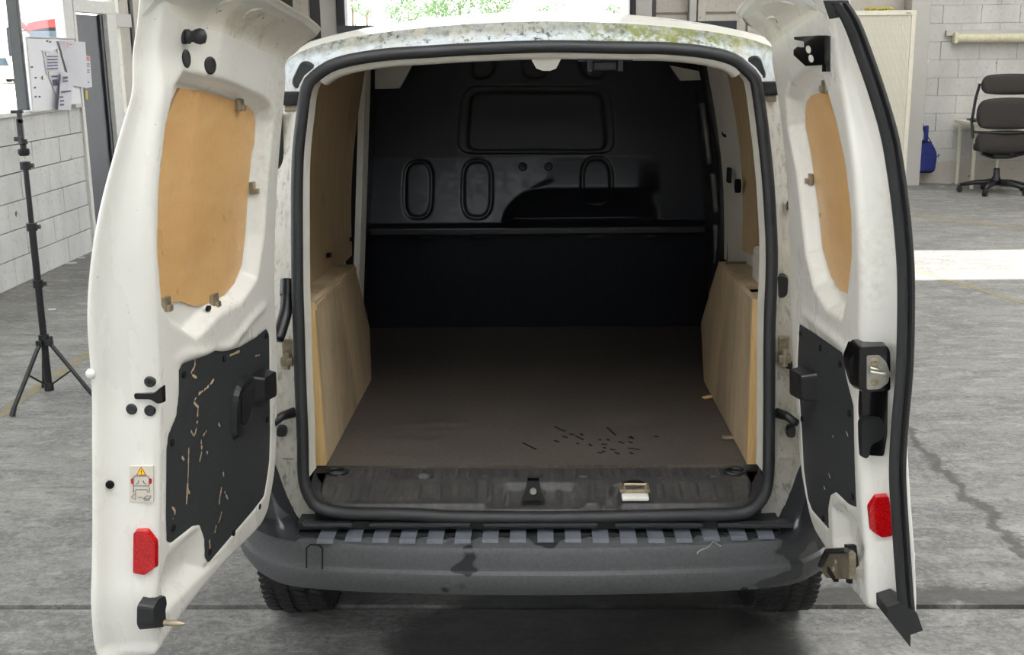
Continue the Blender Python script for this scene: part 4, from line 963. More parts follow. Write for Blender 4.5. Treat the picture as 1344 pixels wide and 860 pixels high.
# corrugated cable conduit on the hinge side
cpath = catmull([onp(378, 368, .02), onp(377, 390, .005), onp(375, 410, -.01), onp(370, 428, -.03), onp(364, 445, -.05)], 60)
MB().tube(cpath, [.018 if i < 16 else (.016 if i % 2 else .0135) for i in range(60)], 12).build('cable_conduit', M['blackplast'], van, True)
for s, px in ((-1, 371), (1, 1037)):
    a, b = onp(px, 150, .05), onp(px, 330, .05); MB().box((a + b) / 2, (.016, .02, (b - a).length), bev=.004).build('hinge_gap_shade', M['blackplast'], van)  # dark strips standing in for the shaded hinge gap and door-glass edge

# floor pan under the load bay and cab
MB().box((0, 4.85, .33), (1.16, 3.7, .05), bev=.01).build('floor_pan', M['void'], van)
for sx in (-1, 1): MB().box((sx * .70, 4.85, .33), (.26, 1.9, .05), bev=.01).build('sill_pan', M['void'], van)

for x0, x1, y_ in ((371, 391, 602), (1016, 1043, 602)):
    MB().tube([onp(x0, y_, .030), onp((x0 + x1) / 2, y_ + .5, .028), onp(x1, y_, .026)], .0022, 6).build('pillar_seam', M['dirtysteel'], van)

# ================================================================== THE REAR DOORS
def lean(z): return -.09 * (z - 1.05) - .15 * np.maximum(0, np.asarray(z, float) - 1.3) ** 2
from mathutils.bvhtree import BVHTree
class Door:
    def __init__(s, side, ang, ax, ay):
        a = math.radians(ang); s.o = np.array([ax, ay]); s.side = side
        s.u = np.array([math.cos(a) * (1 if side < 0 else -1), -math.sin(a)]); s.w = np.array([-math.sin(a) * (1 if side < 0 else -1), -math.cos(a)])
        s.U = Vector((*s.u, 0)); s.W = Vector((*s.w, 0)); s.Z = Vector((0, 0, 1))
    def uz(s, px, py, off=0.):
        d = ray(px, py); z = 1.
        for _ in range(30):
            t = (float(lean(z)) + off - (CAMPOS[:2] - s.o) @ s.w) / (d[:2] @ s.w); P = CAMPOS + t * d; z = .5 * z + .5 * P[2]
        return np.array([(P[:2] - s.o) @ s.u, P[2]])
    def wz(s, px, py, u):
        d = ray(px, py); t = (u - (CAMPOS[:2] - s.o) @ s.u) / (d[:2] @ s.u); P = CAMPOS + t * d; return np.array([(P[:2] - s.o) @ s.w, P[2]])
    def hit(s, px, py):
        d = Vector(ray(px, py)).normalized(); p, n, i, t = s.bvh.ray_cast(Vector(CAMPOS), d)
        return p, (n if n.dot(d) < 0 else -n)
    def at(s, u, z, w): q = s.o + u * s.u + w * s.w; return Vector((q[0], q[1], z))
    def on(s, u, z, off=0.): return s.at(u, z, float(lean(z)) + off)        # on the inner panel (negative off = proud of it)
    def face_prism(s, mb, poly, off, th, m=0, mside=None, bevel=0.):
        """plate on the inner panel: poly in (u,z); off = back plane, th = thickness towards the camera"""
        P = np.array(poly); c = P.mean(0); T = P if not bevel else c + (P - c) * (1 - bevel)
        return mb.prism([s.on(u, z, off - th) for u, z in T], [s.on(u, z, off) for u, z in P], m, mside)
    def edge_prism(s, mb, poly, u0, th, m=0, bevel=0., mside=None):
        """plate on the closing edge: poly in (w,z)"""
        P = np.array(poly); c = P.mean(0); T = P if not bevel else c + (P - c) * (1 - bevel)
        return mb.prism([s.at(u0 + th, z, w) for w, z in T], [s.at(u0, z, w) for w, z in P], m, mside)
zo = lambda k, ox, oy, pts: [(ox + x / k, oy + y / k) for x, y in pts]
ZA = (4.194, 110, 0); ZB = (4.194, 110, 200); ZC = (4.194, 110, 400); ZD = (3.306, 110, 600)
ZE = (4.779, 960, 0); ZF = (4.779, 960, 180); ZG = (3.44, 980, 360); ZH = (3.308, 980, 600)

def make_door(D, name, label, W, hinge, bottom, free, top, feat, skinoff, skindw, botdw=.085):
    """hinge/bottom/free/top: boundary polylines (u,z) of the inner panel, running hinge: bottom->top, bottom: hinge->free, free: bottom->top, top: hinge->free"""
    NS, NT_ = 110, 190
    B = catmull(bottom, NS); T = catmull(top, NS); Hn = catmull(hinge, NT_); Fr = catmull(free, NT_)
    Hn[0] = B[0]; Hn[-1] = T[0]; Fr[0] = B[-1]; Fr[-1] = T[-1]
    s = np.linspace(0, 1, NS)[:, None, None]; t = np.linspace(0, 1, NT_)[None, :, None]
    P = (1 - t) * B[:, None] + t * T[:, None] + (1 - s) * Hn[None] + s * Fr[None] - ((1 - s) * (1 - t) * B[0] + s * (1 - t) * B[-1] + (1 - s) * t * T[0] + s * t * T[-1])
    Uu, Zz = P[..., 0], P[..., 1]
    Wd = lean(Zz) + feat(Uu, Zz)
    per = [(i, 0) for i in range(NS)] + [(NS - 1, j) for j in range(1, NT_)] + [(i, NT_ - 1) for i in range(NS - 2, -1, -1)] + [(0, j) for j in range(NT_ - 2, 0, -1)]
    pp = np.array([P[i, j] for i, j in per]); pw = np.array([Wd[i, j] for i, j in per]); m = len(per)
    # smooth the outward normals so that the returns stay even round the corners
    tg = np.roll(pp, -3, 0) - np.roll(pp, 3, 0); nr = np.c_[tg[:, 1], -tg[:, 0]]; nr /= np.linalg.norm(nr, axis=1)[:, None] + 1e-9
    for _ in range(6): nr = (nr + np.roll(nr, 1, 0) + np.roll(nr, -1, 0)); nr /= np.linalg.norm(nr, axis=1)[:, None]
    topw = sstep(.45, .9, nr[:, 1]); bot = sstep(.45, .9, -nr[:, 1]); hg = sstep(.45, .9, -nr[:, 0])
    fz = 1 - .75 * sstep(1.15, 1.72, pp[:, 1])
    dw = (1 - topw) * ((1 - bot) * (skindw * fz * (1 - hg) + .10 * hg) + bot * botdw) + topw * -.075
    of = (1 - topw) * (skinoff * (1 - hg) * (1 - bot) + .022 * hg + (.03 + .035 * sstep(.2, .6, pp[:, 0])) * bot) + topw * .075
    rings = [(0, 0), (.16, .015), (.32, .09), (.40, .30), (.45, .70), (.58, .90), (.80, .96), (1.0, 1.0), (1.06, 1.05), (1.04, 1.12), (.9, 1.14)]
    # the top lip sweeps out in an even curve rather than a sharp return
    lipr = [(0, 0), (.08, .0), (.22, .04), (.38, .14), (.52, .28), (.66, .46), (.82, .68), (1.0, .96), (1.05, 1.04), (1.04, 1.0), (.9, .86)]
    R3 = []
    for (a, b), (c, d) in zip(rings, lipr):
        o_ = of * (a * (1 - topw) + c * topw); w_ = pw + dw * (b * (1 - topw) + d * topw); q = pp + nr * o_[:, None]
        R3.append(np.array([D.at(q[i, 0], q[i, 1], w_[i]) for i in range(m)]))
    mb = MB()
    Gp = np.array([[D.at(Uu[i, j], Zz[i, j], Wd[i, j]) for j in range(NT_)] for i in range(NS)])
    mb.v = [tuple(p) for p in Gp.reshape(-1, 3)]
    for i in range(NS - 1):
        for j in range(NT_ - 1): mb.f.append((i * NT_ + j, (i + 1) * NT_ + j, (i + 1) * NT_ + j + 1, i * NT_ + j + 1)); mb.m.append(0)
    prev = [i * NT_ + j for i, j in per]
    for k in range(1, len(R3)):
        b = len(mb.v); mb.v += [tuple(p) for p in R3[k]]; cur = list(range(b, b + m))
        for i in range(m):
            mb.f.append((prev[i], cur[i], cur[(i + 1) % m], prev[(i + 1) % m])); mb.m.append(1 if topw[i] > .5 and k < 9 else 0)
        prev = cur
    # outer skin, gently bulged
    last = R3[-1]; idx = {ij: k for k, ij in enumerate(per)}
    g = lambda i, j: last[idx[(i, j)]]
    NS2, NT2 = 24, 36; si = np.linspace(0, NS - 1, NS2).astype(int); tj = np.linspace(0, NT_ - 1, NT2).astype(int); O = np.zeros((NS2, NT2, 3)); Wv = np.array(D.W)
    for a_, i in enumerate(si):
        for b_, j in enumerate(tj):
            S, Tt = i / (NS - 1), j / (NT_ - 1)
            p = (1 - Tt) * g(i, 0) + Tt * g(i, NT_ - 1) + (1 - S) * g(0, j) + S * g(NS - 1, j) - ((1 - S) * (1 - Tt) * g(0, 0) + S * (1 - Tt) * g(NS - 1, 0) + (1 - S) * Tt * g(0, NT_ - 1) + S * Tt * g(NS - 1, NT_ - 1))
            O[a_, b_] = p + Wv * (.03 * 16 * S * (1 - S) * Tt * (1 - Tt) + .012 * min(1, 20 * S * (1 - S)) * min(1, 20 * Tt * (1 - Tt)))
    mb.grid(O, flip=True)
    o = mb.build(name, [M['paint'], M['lip']], van, True, fix=True)
    o['label'] = label
    D.bvh = BVHTree.FromPolygons([Vector(p) for p in mb.v], mb.f)
    return o, R3

# ------------------------------------------------ left (wide) door
M['scuff'] = plain('bare scuffed wood', srgb(196, 172, 142), .7)
DL = Door(-1, 98, -.60, 2.70)
win = [DL.uz(x, y, .03) for x, y in zo(*ZA, [(430, 740), (460, 640), (495, 550), (530, 485), (640, 500), (750, 530), (830, 555), (900, 580), (935, 620), (945, 680), (938, 800)]) + zo(*ZB, [(925, 0), (905, 200), (890, 450), (870, 620), (830, 720), (770, 790), (690, 825), (650, 845), (600, 845), (530, 820), (470, 830), (430, 835), (400, 720), (375, 560), (368, 400), (385, 200), (412, 0)])]
win = np.array(win); win[:, 0] = np.minimum(win[:, 0], .630)
rec = np.array([(.10, 1.50), (.115, 1.528), (.16, 1.548), (.315, 1.58), (.454, 1.602), (.553, 1.612), (.605, 1.585), (.632, 1.52), (.645, 1.42), (.646, 1.30), (.628, 1.20), (.59, 1.16), (.48, 1.10), (.36, 1.125), (.25, 1.125), (.16, 1.16), (.125, 1.25), (.115, 1.36)])
board = np.array([DL.uz(x, y) for x, y in zo(*ZC, [(527, 420), (527, 365), (548, 323), (650, 278), (730, 240), (800, 245), (860, 235), (950, 182), (1010, 132), (1025, 165), (1027, 350), (1030, 700), (1025, 860)]) + zo(*ZD, [(800, 80), (785, 170), (740, 230), (680, 300), (545, 460), (530, 440), (525, 350), (505, 295), (475, 300), (380, 375), (362, 365), (360, 250), (362, 0)]) + zo(*ZC, [(460, 800), (470, 720), (512, 620), (527, 500)])])
scoop = np.array([(.30, .57), (.62, .575), (.635, .665), (.60, .70), (.50, .70), (.45, .695), (.425, .65), (.41, .60)])
def featL(U, Z):
    h = .034 * sstep(.004, -.022, sdf(rec, U, Z))
    shelf = sstep(1.165, 1.135, Z) * sstep(1.085, 1.105, Z)
    h = h + .012 * sstep(.004, -.012, sdf(board, U, Z)) + .035 * sstep(.0, -.045, sdf(scoop, U, Z))
    h = h - .006 * np.exp(-((Z - 1.062 - .02 * np.sin(U * 14)) / .012) ** 2) * sstep(.08, .14, U) * sstep(.6, .5, U)
    h = h + .018 * sstep(1.56, 1.66, Z) * sstep(.16, .10, np.abs(U - .58))         # dished corner by the buffer
    return h
doorL, RL = make_door(DL, 'rear_door', 'wide white rear door swung open, with plywood window blank', .63,
    [(.05, .575), (.012, .66), (.006, .80), (.016, .94), (.046, 1.09), (.055, 1.22), (.052, 1.36), (.046, 1.48), (.050, 1.585), (.075, 1.622)],
    [(.05, .575), (.085, .556), (.15, .553), (.30, .556), (.45, .555), (.56, .545), (.635, .525)],
    [(.635, .525), (.645, .62), (.640, .70), (.636, .80), (.634, .95), (.634, 1.05), (.650, 1.2), (.660, 1.35), (.654, 1.48), (.640, 1.6), (.640, 1.74)],
    [(.075, 1.622), (.16, 1.64), (.243, 1.652), (.48, 1.69), (.60, 1.712), (.640, 1.74)],
    featL, .036, .104)
wbL = DL.face_prism(MB(), win, .036, .006, 0, 1).build('window_board', [M['ply_win'], M['ply_edge']], doorL)
lbL = DL.face_prism(MB(), roundpoly(board, .008, 2), .010, .008, 0, 1).build('lower_board', [M['board'], M['ply_edge']], doorL)
for px, py in ((242, 492), (295, 471), (350, 441), (227, 581), (351, 551), (228, 693), (341, 665), (307, 700), (276, 725)):
    u, z = DL.uz(px, py); a = DL.on(u, z, .002); MB().cyl(a, a - DL.W * .003, .007, n=12).build('screw', M['void'], lbL)
SC = [((256, 461), (257, 480), (252, 490), (261, 497)), ((300, 468), (318, 460)), ((262, 517), (274, 508), (282, 498)), ((260, 520), (256, 528), (262, 535)), ((261, 535), (260, 556)), ((252, 566), (256, 572), (259, 562)), ((249, 588), (248, 625), (246, 662)), ((265, 578), (266, 592), (263, 606)), ((292, 640), (289, 660), (292, 672), (287, 690)), ((296, 646), (300, 655)), ((227, 666), (231, 672), (228, 682)), ((272, 592), (274, 596)), ((288, 556), (290, 560)), ((276, 707), (277, 722)), ((294, 620), (295, 626)), ((240, 600), (243, 604)), ((335, 468), (342, 466)), ((247, 640), (250, 648)), ((285, 690), (283, 700)), ((268, 572), (272, 566))]
sm = MB(); rs = random.Random(3)
for pts in SC:
    q = catmull([DL.uz(x, y) for x, y in pts], 4 * len(pts))
    for i in range(len(q) - 1):
        if rs.random() < .22: continue
        d = q[i + 1] - q[i]; n_ = np.array([-d[1], d[0]]) / (np.linalg.norm(d) + 1e-9); w0, w1 = rs.uniform(.0006, .0035), rs.uniform(.0006, .0035)
        sm.prism([DL.on(*p, .0016) for p in (q[i] - n_ * w0, q[i + 1] - n_ * w1, q[i + 1] + n_ * w1, q[i] + n_ * w0)], [DL.on(*p, .0025) for p in (q[i] - n_ * w0, q[i + 1] - n_ * w1, q[i + 1] + n_ * w1, q[i] + n_ * w0)])
tag(sm.build('scuff_marks', M['scuff'], lbL), kind='stuff')
# grab recess
u0, z0 = DL.uz(316, 536)
cup = roundpoly([(u0 + .045, z0 + .055), (u0 - .06, z0 + .075), (u0 - .075, z0 + .02), (u0 + .0, z0 - .075), (u0 + .05, z0 - .06)], .04, 5)
DL.face_prism(MB(), cup, .002, .010, bevel=.12).build('grab_rim', M['blackplast'], lbL)
c2 = cup.mean(0); DL.face_prism(MB(), c2 + (cup - c2) * .66 + np.array([-.008, .006]), .0, .0115).build('grab_hollow', M['void'], lbL)
# inner release handle block
hbk = [DL.uz(x, y, -.02) for x, y in zo(*ZC, [(962, 395), (1040, 345), (1046, 510), (965, 555)])]
DL.face_prism(MB(), roundpoly(hbk, .012, 3), .004, .035, bevel=.18).build('handle_block', M['blackplast'], doorL)
# window clips
for px, py, r in ((313, 137, 0), (332, 246, 1), (216, 399, 0), (280, 394, 0)):
    u, z = DL.uz(px, py, .028); p = DL.on(u, z, .026)
    mb = MB().box(p, (.030, .010, .026), rot=Matrix((DL.U, DL.W, DL.Z)).transposed(), bev=.002).box(p - DL.Z * .008 - DL.W * .006, (.016, .012, .012), rot=Matrix((DL.U, DL.W, DL.Z)).transposed(), bev=.002)
    mb.build('window_clip', M['dirtysteel'], doorL)
# rubber buffer with ribbed neck, oval plugs
a = DL.hit(242, 48)[0]; ax = (-DL.W * 1.0 - DL.U * .15).normalized()
MB().lathe([(.013, -.01), (.013, .003), (.0105, .004), (.013, .006), (.013, .009), (.010, .012), (.010, .016), (.0125, .02), (.0145, .028), (.012, .036), (.005, .039)], a, ax, 18).build('rubber_buffer', M['rubber'], doorL, True, sharp=50)
for px, py in ((244, 77), (275.5, 86)):
    p, n_ = DL.hit(px, py); MB().lathe([(.0165, -.004), (.0165, .002), (.013, .0035), (.012, .002), (.001, .002)], p, n_, 22).build('plug', M['rubber'], doorL, True, sharp=40)
for px, py in ((301, 405), (314, 400), (279, 405)):
    u, z = DL.uz(px, py, .01); e = [(u + .008 * math.cos(t), z + .006 * math.sin(t)) for t in np.linspace(0, 2 * pi, 12, endpoint=False)]
    DL.face_prism(MB(), e, .022, .006).build('drain_hole', M['void'], doorL)
# fittings on the closing edge
UE = .654
def edge_u(D, R3, w, z):
    """how far out the closing edge lies at (w,z)"""
    P = np.vstack(R3[1:8]); q = P[:, :2] - D.o; uu = q @ D.u; ww = q @ D.w
    m_ = (np.abs(P[:, 2] - z) < .02) & (uu > .3); i = np.argmin(np.where(m_, np.abs(ww - w), 9)); return float(uu[i])
def edge_disc(D, R3, px, py, r, th, name, mat, par):
    p, n_ = D.hit(px, py)
    return MB().lathe([(r, -.004), (r, th * .5), (r * .8, th), (r * .35, th), (r * .3, th * .6), (.001, th * .6)], p, n_, 20).build(name, M[mat], par, True, sharp=40)
for px, py in ((197, 501), (173, 537), (197, 539)): edge_disc(DL, RL, px, py, .0105, .005, 'edge_screw', 'rubber', doorL)
edge_disc(DL, RL, 144.5, 636, .008, .006, 'edge_hole', 'void', doorL)
def edge_poly(D, R3, pxs, uoff=.001):
    pts = []; us = []
    for px, py in pxs:
        w, z = D.wz(px, py, UE); us.append(edge_u(D, R3, w, z))
    ue = float(np.max(us)) + uoff
    return [D.wz(px, py, ue) for px, py in pxs], ue
pl, ue = edge_poly(DL, RL, zo(*ZC, [(275, 485), (390, 485), (440, 442), (444, 540), (412, 545), (375, 520), (280, 518)]))
DL.edge_prism(MB(), roundpoly(pl, .004, 3), ue - .006, .010, bevel=.06).build('striker_hook', M['gloss'], doorL)
pl, ue = edge_poly(DL, RL, zo(*ZD, [(226, 315), (275, 316), (315, 368), (315, 480), (268, 515), (215, 505), (217, 325)]))
DL.edge_prism(MB(), roundpoly(pl, .004, 3), ue - .008, .012, bevel=.05).build('reflector', M['reflector'], doorL)
# warning sticker
pl, ue = edge_poly(DL, RL, [(170, 612), (201, 612), (201, 659), (170, 659)], .0015)
stk = DL.edge_prism(MB(), pl, ue - .004, .0045).build('warning_sticker', M['sticker'], doorL)
M['skin'] = M['sticker']
def stick(pxs, m, du, name='sticker_print'):
    DL.edge_prism(MB(), [DL.wz(x, y, ue + du) for x, y in pxs], ue + du - .0004, .0004).build(name, M[m], stk)
stick([(185.2, 612.8), (192.2, 624.2), (178.6, 624.2)], 'red', .0009); stick([(185.3, 614.6), (190.5, 623.2), (180.2, 623.2)], 'yellow', .0013)
stick([(184.9, 617.4), (185.9, 617.4), (185.7, 620.8), (185.1, 620.8)], 'void', .0017); stick([(184.9, 621.3), (185.8, 621.3), (185.8, 622.3), (184.9, 622.3)], 'void', .0017)
stick([(171.5, 629), (174.5, 628), (175, 636), (171.8, 635)], 'red', .0009); stick([(195.5, 628), (199.3, 629), (198.8, 635), (195.2, 636)], 'red', .0009)
lnk = MB()
def sline(pxs, r=.0006):
    lnk.tube([DL.at(ue + .0012, *reversed(tuple(DL.wz(x, y, ue + .0012)))) for x, y in pxs], r, 5)
sline([(175, 638), (175, 627), (176, 625), (194.5, 625), (195.5, 627), (195.5, 638), (175, 638), (175, 646), (178, 646), (178, 643), (193, 643), (193, 646), (196, 646), (196, 640)])
sline([(178, 636), (181, 634), (182, 631)]); sline([(192, 636), (189, 634), (188, 631)])
sline([(178, 648), (172, 652.5), (178, 656), (178, 648)]); sline([(181, 653), (187, 653)]); sline([(188, 655), (192, 651), (198, 651), (196, 655), (188, 655)]); sline([(189, 657), (196, 657)])
lnk.build('sticker_drawing', M['ink'], stk)
# bottom bolt with its pin
bolt = [DL.uz(x, y, -.01) for x, y in zo(*ZD, [(300, 650), (330, 605), (362, 590), (370, 630), (362, 660), (365, 720), (355, 748), (310, 755), (298, 730)])]
bb = DL.face_prism(MB(), roundpoly(bolt, .006, 2), .022, .030, bevel=.15).build('bottom_bolt', M['rubber'], doorL)
u, z = DL.uz(222, 818, -.03); a = DL.on(u, z, -.02); MB().cyl(a, a - DL.W * .03, .006, .006, 10).cyl(a - DL.W * .03, a - DL.W * .042, .006, .002, 10).build('bolt_pin', M['dirtysteel'], bb, True, sharp=40)
p = DL.at(.672, *reversed(tuple(DL.wz(122, 490, .672)))); MB().lathe([(.008, 0), (.010, .006), (.006, .012)], p, (DL.U + DL.W * .5), 12).build('edge_nib', M['paint'], doorL, True)
# pressed crescents in the top lip
for pts in (((284, 14), (289, 5), (297, 0), (306, 0)), ((320, 26), (323, 17), (331, 13), (344, 11))):
    q = [DL.hit(x, max(y, 1))[0] for x, y in pts]; MB().tube(catmull(q, 10), [.0015 + .0022 * math.sin(pi * i / 9) for i in range(10)], 8).build('lip_pressing', M['lip'], doorL, True)

# ------------------------------------------------ right (narrow) door
DR = Door(1, 93, .60, 2.70)
winR = np.array([DR.uz(x, y, .03) for x, y in zo(*ZE, [(470, 640), (500, 600), (600, 565), (630, 580), (680, 680), (720, 780), (740, 860)]) + zo(*ZF, [(780, 150), (810, 330), (820, 500), (815, 650), (790, 860)]) + zo(*ZG, [(475, 95), (420, 75), (380, 10)]) + zo(*ZF, [(570, 700), (545, 450), (520, 250), (490, 60)]) + zo(*ZE, [(465, 800), (462, 700)])])
recR = np.array([(.035, 1.47), (.05, 1.535), (.10, 1.565), (.20, 1.59), (.31, 1.60), (.36, 1.575), (.41, 1.50), (.445, 1.42), (.462, 1.33), (.455, 1.25), (.42, 1.17), (.38, 1.11), (.27, 1.105), (.18, 1.135), (.125, 1.20), (.10, 1.30), (.08, 1.38), (.055, 1.43)])
boardR = np.array([DR.uz(x, y) for x, y in zo(*ZG, [(235, 225), (300, 265), (430, 355), (445, 460), (480, 600), (485, 860)]) + zo(*ZH, [(470, 130), (475, 220), (440, 205), (385, 152), (362, 165), (352, 220), (355, 315), (280, 230), (262, 180), (245, 60)]) + zo(*ZG, [(245, 700), (226, 400)])])
scoopR = np.array([(.24, .56), (.46, .565), (.475, .66), (.43, .70), (.31, .695), (.25, .66)])
def featR(U, Z):
    h = .034 * sstep(.004, -.022, sdf(recR, U, Z)) + .012 * sstep(.004, -.012, sdf(boardR, U, Z)) + .03 * sstep(0, -.04, sdf(scoopR, U, Z))
    h = h - .006 * np.exp(-((Z - 1.055) / .012) ** 2) * sstep(.05, .1, U) * sstep(.42, .36, U)
    return h
doorR, RR = make_door(DR, 'rear_door', 'narrow white rear door swung open, with latch and rubber edge seal', .47,
    [(.055, .565), (.0, .65), (-.02, .80), (-.03, 1.0), (-.012, 1.19), (-.004, 1.32), (-.008, 1.44), (-.02, 1.54), (-.03, 1.61), (.0, 1.648)],
    [(.055, .565), (.10, .54), (.20, .535), (.35, .53), (.44, .535), (.475, .545)],
    [(.475, .545), (.470, .65), (.455, .76), (.445, .88), (.455, 1.0), (.478, 1.1), (.492, 1.2), (.492, 1.3), (.482, 1.42), (.462, 1.52), (.45, 1.62), (.46, 1.725)],
    [(.0, 1.648), (.06, 1.66), (.20, 1.68), (.35, 1.70), (.46, 1.725)],
    featR, .056, .074)
DR.face_prism(MB(), winR, .036, .006, 0, 1).build('window_board', [M['ply_win'], M['ply_edge']], doorR)
lbR = DR.face_prism(MB(), roundpoly(boardR, .008, 2), .010, .008, 0, 1).build('lower_board', [M['board'], M['ply_edge']], doorR)
for px, py in ((1050, 438), (1076, 457), (1102, 478), (1114, 543), (1052, 550), (1119, 652), (1080, 681)):
    u, z = DR.uz(px, py); a = DR.on(u, z, .002); MB().cyl(a, a - DR.W * .003, .007, n=12).build('screw', M['void'], lbR)
sm = MB()
for pts in (((1086, 621), (1088, 628)), ((1109, 566), (1111, 573)), ((1091, 571), (1092, 575)), ((1080, 638), (1081, 643))):
    q = [np.array(DR.uz(x, y)) for x, y in pts]; sm.prism([DR.on(*p, .0016) for p in (q[0], q[1], q[1] + (.006, .003), q[0] + (.007, 0))], [DR.on(*p, .0025) for p in (q[0], q[1], q[1] + (.006, .003), q[0] + (.007, 0))])
tag(sm.build('scuff_marks', M['scuff'], lbR), kind='stuff')
hbk = [DR.uz(x, y, -.02) for x, y in zo(*ZG, [(208, 410), (275, 448), (278, 588), (210, 550)])]
DR.face_prism(MB(), roundpoly(hbk, .012, 3), .004, .035, bevel=.18).build('handle_block', M['blackplast'], doorR)
RtR = Matrix((DR.U, DR.W, DR.Z)).transposed()
for px, py in ((1085, 114), (1064, 235)):
    u, z = DR.uz(px, py, .028); p = DR.on(u, z, .026)
    MB().box(p, (.034, .010, .026), rot=RtR, bev=.002).box(p - DR.Z * .004 - DR.W * .006, (.016, .012, .012), rot=RtR, bev=.002).build('window_clip', M['dirtysteel'], doorR)
# black striker plate near the top
sp_ = [DR.uz(x, y, -.008) for x, y in zo(*ZE, [(398, 232), (550, 222), (592, 222), (592, 405), (565, 408), (470, 414), (395, 345), (395, 312), (420, 292), (440, 298), (462, 296), (460, 262), (400, 248)])]
spl = DR.face_prism(MB(), sp_, -.004, .006).build('striker_plate', M['gloss'], doorR)
a_ = [DR.uz(x, y, -.008) for x, y in zo(*ZE, [(575, 225), (594, 225), (594, 450), (568, 450)])]
DR.face_prism(MB(), a_, .004, .012).build('striker_foot', M['gloss'], spl)
for px, py in ((1060.5, 65), (1064, 77)):
    u, z = DR.uz(px, py, -.011); e = [(u + .017 * math.cos(t), z + .0075 * math.sin(t)) for t in np.linspace(0, 2 * pi, 14, endpoint=False)]
    DR.face_prism(MB(), e, -.0095, .0012).build('plate_hole', M['flange'], spl)
# latch on the closing edge
UE = .50
def epx(pxs, u): return [DR.wz(x, y, u) for x, y in pxs]
UL = edge_u(DR, RR, .01, 1.05)
lat = DR.edge_prism(MB(), roundpoly(epx(zo(*ZG, [(518, 256), (635, 256), (637, 325), (632, 720), (616, 820), (545, 815), (518, 640)]), UL), .006, 3), UL - .02, .024).build('latch', M['gloss'], doorR)
hp = roundpoly(epx(zo(*ZG, [(500, 318), (640, 310), (655, 345), (655, 535), (520, 545), (495, 520)]), UL + .04), .006, 3)
DR.edge_prism(MB(), hp, UL, .042, bevel=.10).build('latch_housing', M['gloss'], lat)
DR.edge_prism(MB(), roundpoly(epx(zo(*ZG, [(465, 390), (490, 325), (525, 330), (525, 540), (495, 520), (470, 440)]), UL + .012), .004, 3), UL - .03, .042, bevel=.05).build('latch_cheek', M['gloss'], lat)
DR.edge_prism(MB(), roundpoly(epx(zo(*ZG, [(543, 368), (600, 366), (630, 395), (648, 445), (640, 490), (600, 520), (543, 522)]), UL + .044), .004, 3), UL + .040, .0035).build('latch_plate', M['steel'], lat)
for px, py in ((1148, 476), (1148, 502)):
    w, z = DR.wz(px, py, UL + .045); MB().lathe([(.008, 0), (.008, .003), (.004, .004), (.003, .002)], DR.at(UL + .043, z, w), DR.U, 14).build('latch_rivet', M['dirtysteel'], lat, True, sharp=40)
lv = [DR.at(UL + .052, *reversed(tuple(DR.wz(x, y, UL + .052)))) for x, y in ((1142, 488), (1150, 490), (1158, 491), (1169, 492))]
MB().tube(lv, [.0035, .004, .004, .005], 8).tube([p + DR.Z * .007 for p in lv[:3]], .003, 8).build('latch_lever', M['steel'], lat, True)
DR.edge_prism(MB(), roundpoly(epx(zo(*ZG, [(512, 665), (545, 645), (610, 650), (632, 690), (615, 745), (560, 770), (548, 835), (520, 835), (515, 760)]), UL + .015), .008, 3), UL, .018, bevel=.06).build('latch_cover', M['blackplast'], lat)
w, z = DR.wz(1156, 440, UL + .006); MB().lathe([(.007, 0), (.007, .004), (.003, .005)], DR.at(UL + .003, z, w), DR.U, 14).build('latch_screw', M['dirtysteel'], lat, True)
pl, ue = edge_poly(DR, RR, zo(*ZH, [(560, 168), (615, 163), (622, 200), (632, 345), (585, 352), (538, 322), (528, 215)]))
DR.edge_prism(MB(), roundpoly(pl, .004, 3), ue - .008, .012, bevel=.05).build('reflector', M['reflector'], doorR)
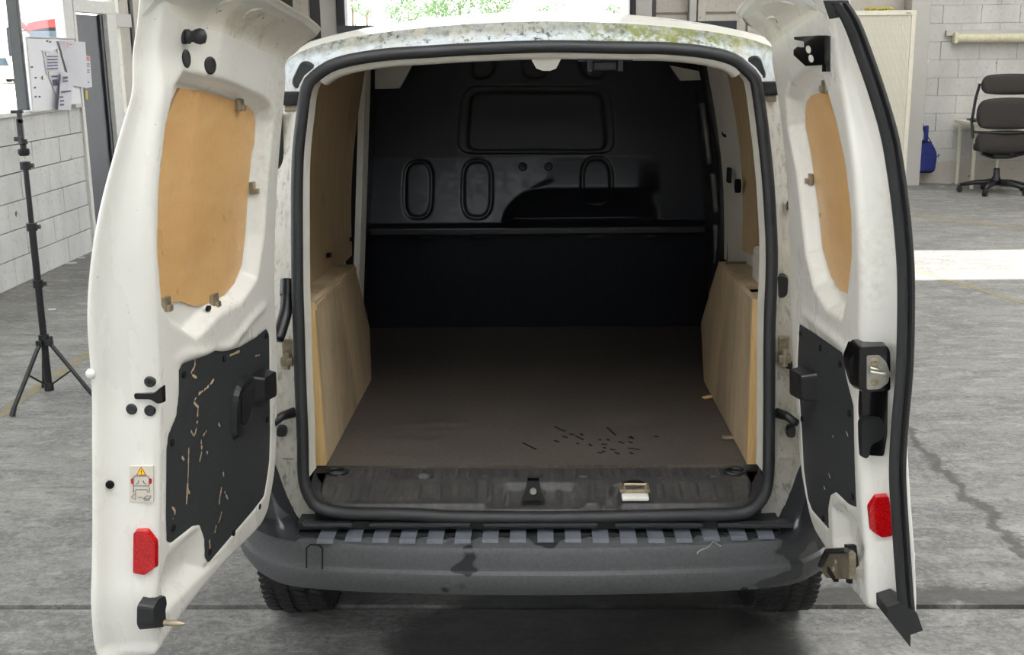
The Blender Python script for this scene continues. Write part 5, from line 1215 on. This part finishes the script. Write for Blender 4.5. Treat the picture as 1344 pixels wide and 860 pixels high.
# fat rubber seal along the closing edge
def edge_seal():
    path = [(1102, 4), (1118, 30), (1137, 80), (1154, 130), (1168, 180), (1178, 240), (1185, 300), (1189, 360), (1189, 430), (1187, 490), (1181, 560), (1178, 620), (1181, 680), (1185, 740), (1190, 800), (1196, 822)]
    UQ = .548; path2 = catmull([DR.wz(x, y, UQ) for x, y in path], 70)
    ctr = [DR.at(UQ, z, w) for w, z in path2]
    G = []
    for i, c in enumerate(ctr):
        row = []
        for t in np.linspace(0, 2 * pi, 29):
            row.append(c + DR.W * (.0165 * math.cos(t)) + DR.U * (.012 * math.sin(t) - (.009 * math.exp(-((math.cos(t) - .15) / .16) ** 2) if math.sin(t) > 0 else 0)))
        G.append(row)
    MB().grid(np.array(G)).build('edge_seal', M['rubber'], doorR, True, sharp=60)
edge_seal()
tc = [DR.wz(x, y, .53) for x, y in zo(*ZE, [(605, 0), (720, 0), (740, 60), (690, 105), (645, 118), (635, 90)])]
DR.edge_prism(MB(), tc, .50, .045, bevel=.08).build('seal_end_cap', M['rubber'], doorR)
bc = [DR.wz(x, y, .55) for x, y in zo(*ZH, [(598, 640), (660, 620), (735, 665), (762, 745), (705, 765), (705, 822), (640, 740), (600, 690)])]
DR.edge_prism(MB(), bc, .50, .06, bevel=.05).build('bottom_corner_cap', M['rubber'], doorR)
# bottom latch bracket
lk = [DR.uz(x, y, -.03) for x, y in zo(*ZH, [(325, 470), (350, 410), (430, 405), (445, 420), (445, 530), (400, 530), (345, 525), (328, 500)])]
bl = DR.face_prism(MB(), lk, -.016, .014).build('bottom_latch', M['dirtysteel'], doorR)
MB().tube([DR.on(*DR.uz(x, y, -.035), -.036) for x, y in zo(*ZH, [(322, 470), (350, 410), (438, 405)])], .006, 8).build('latch_rim', M['rubber'], bl)
for px, py in ((1097, 737), (1094, 747)):
    u, z = DR.uz(px, py, -.03); a = DR.on(u, z, -.029); MB().cyl(a, a - DR.W * .004, .005, n=12).build('rivet', M['steel'], bl)
u, z = DR.uz(1092, 754, -.03); MB().box(DR.on(u, z, -.028), (.05, .01, .012), rot=RtR).build('slot', M['void'], bl)
ft = [DR.uz(x, y, -.005) for x, y in zo(*ZH, [(430, 378), (442, 385), (452, 470), (450, 550), (438, 545), (430, 470)])]
DR.face_prism(MB(), ft, .012, .020).build('latch_gasket', M['rubber'], bl)
for pts in (((1006, 25), (1016, 22), (1020, 30)), ((1026, 2), (1044, 6), (1050, 20))):
    q = [DR.hit(x, max(y, 1))[0] for x, y in pts]; MB().tube(catmull(q, 10), [.0015 + .0022 * math.sin(pi * i / 9) for i in range(10)], 8).build('lip_pressing', M['lip'], doorR, True)
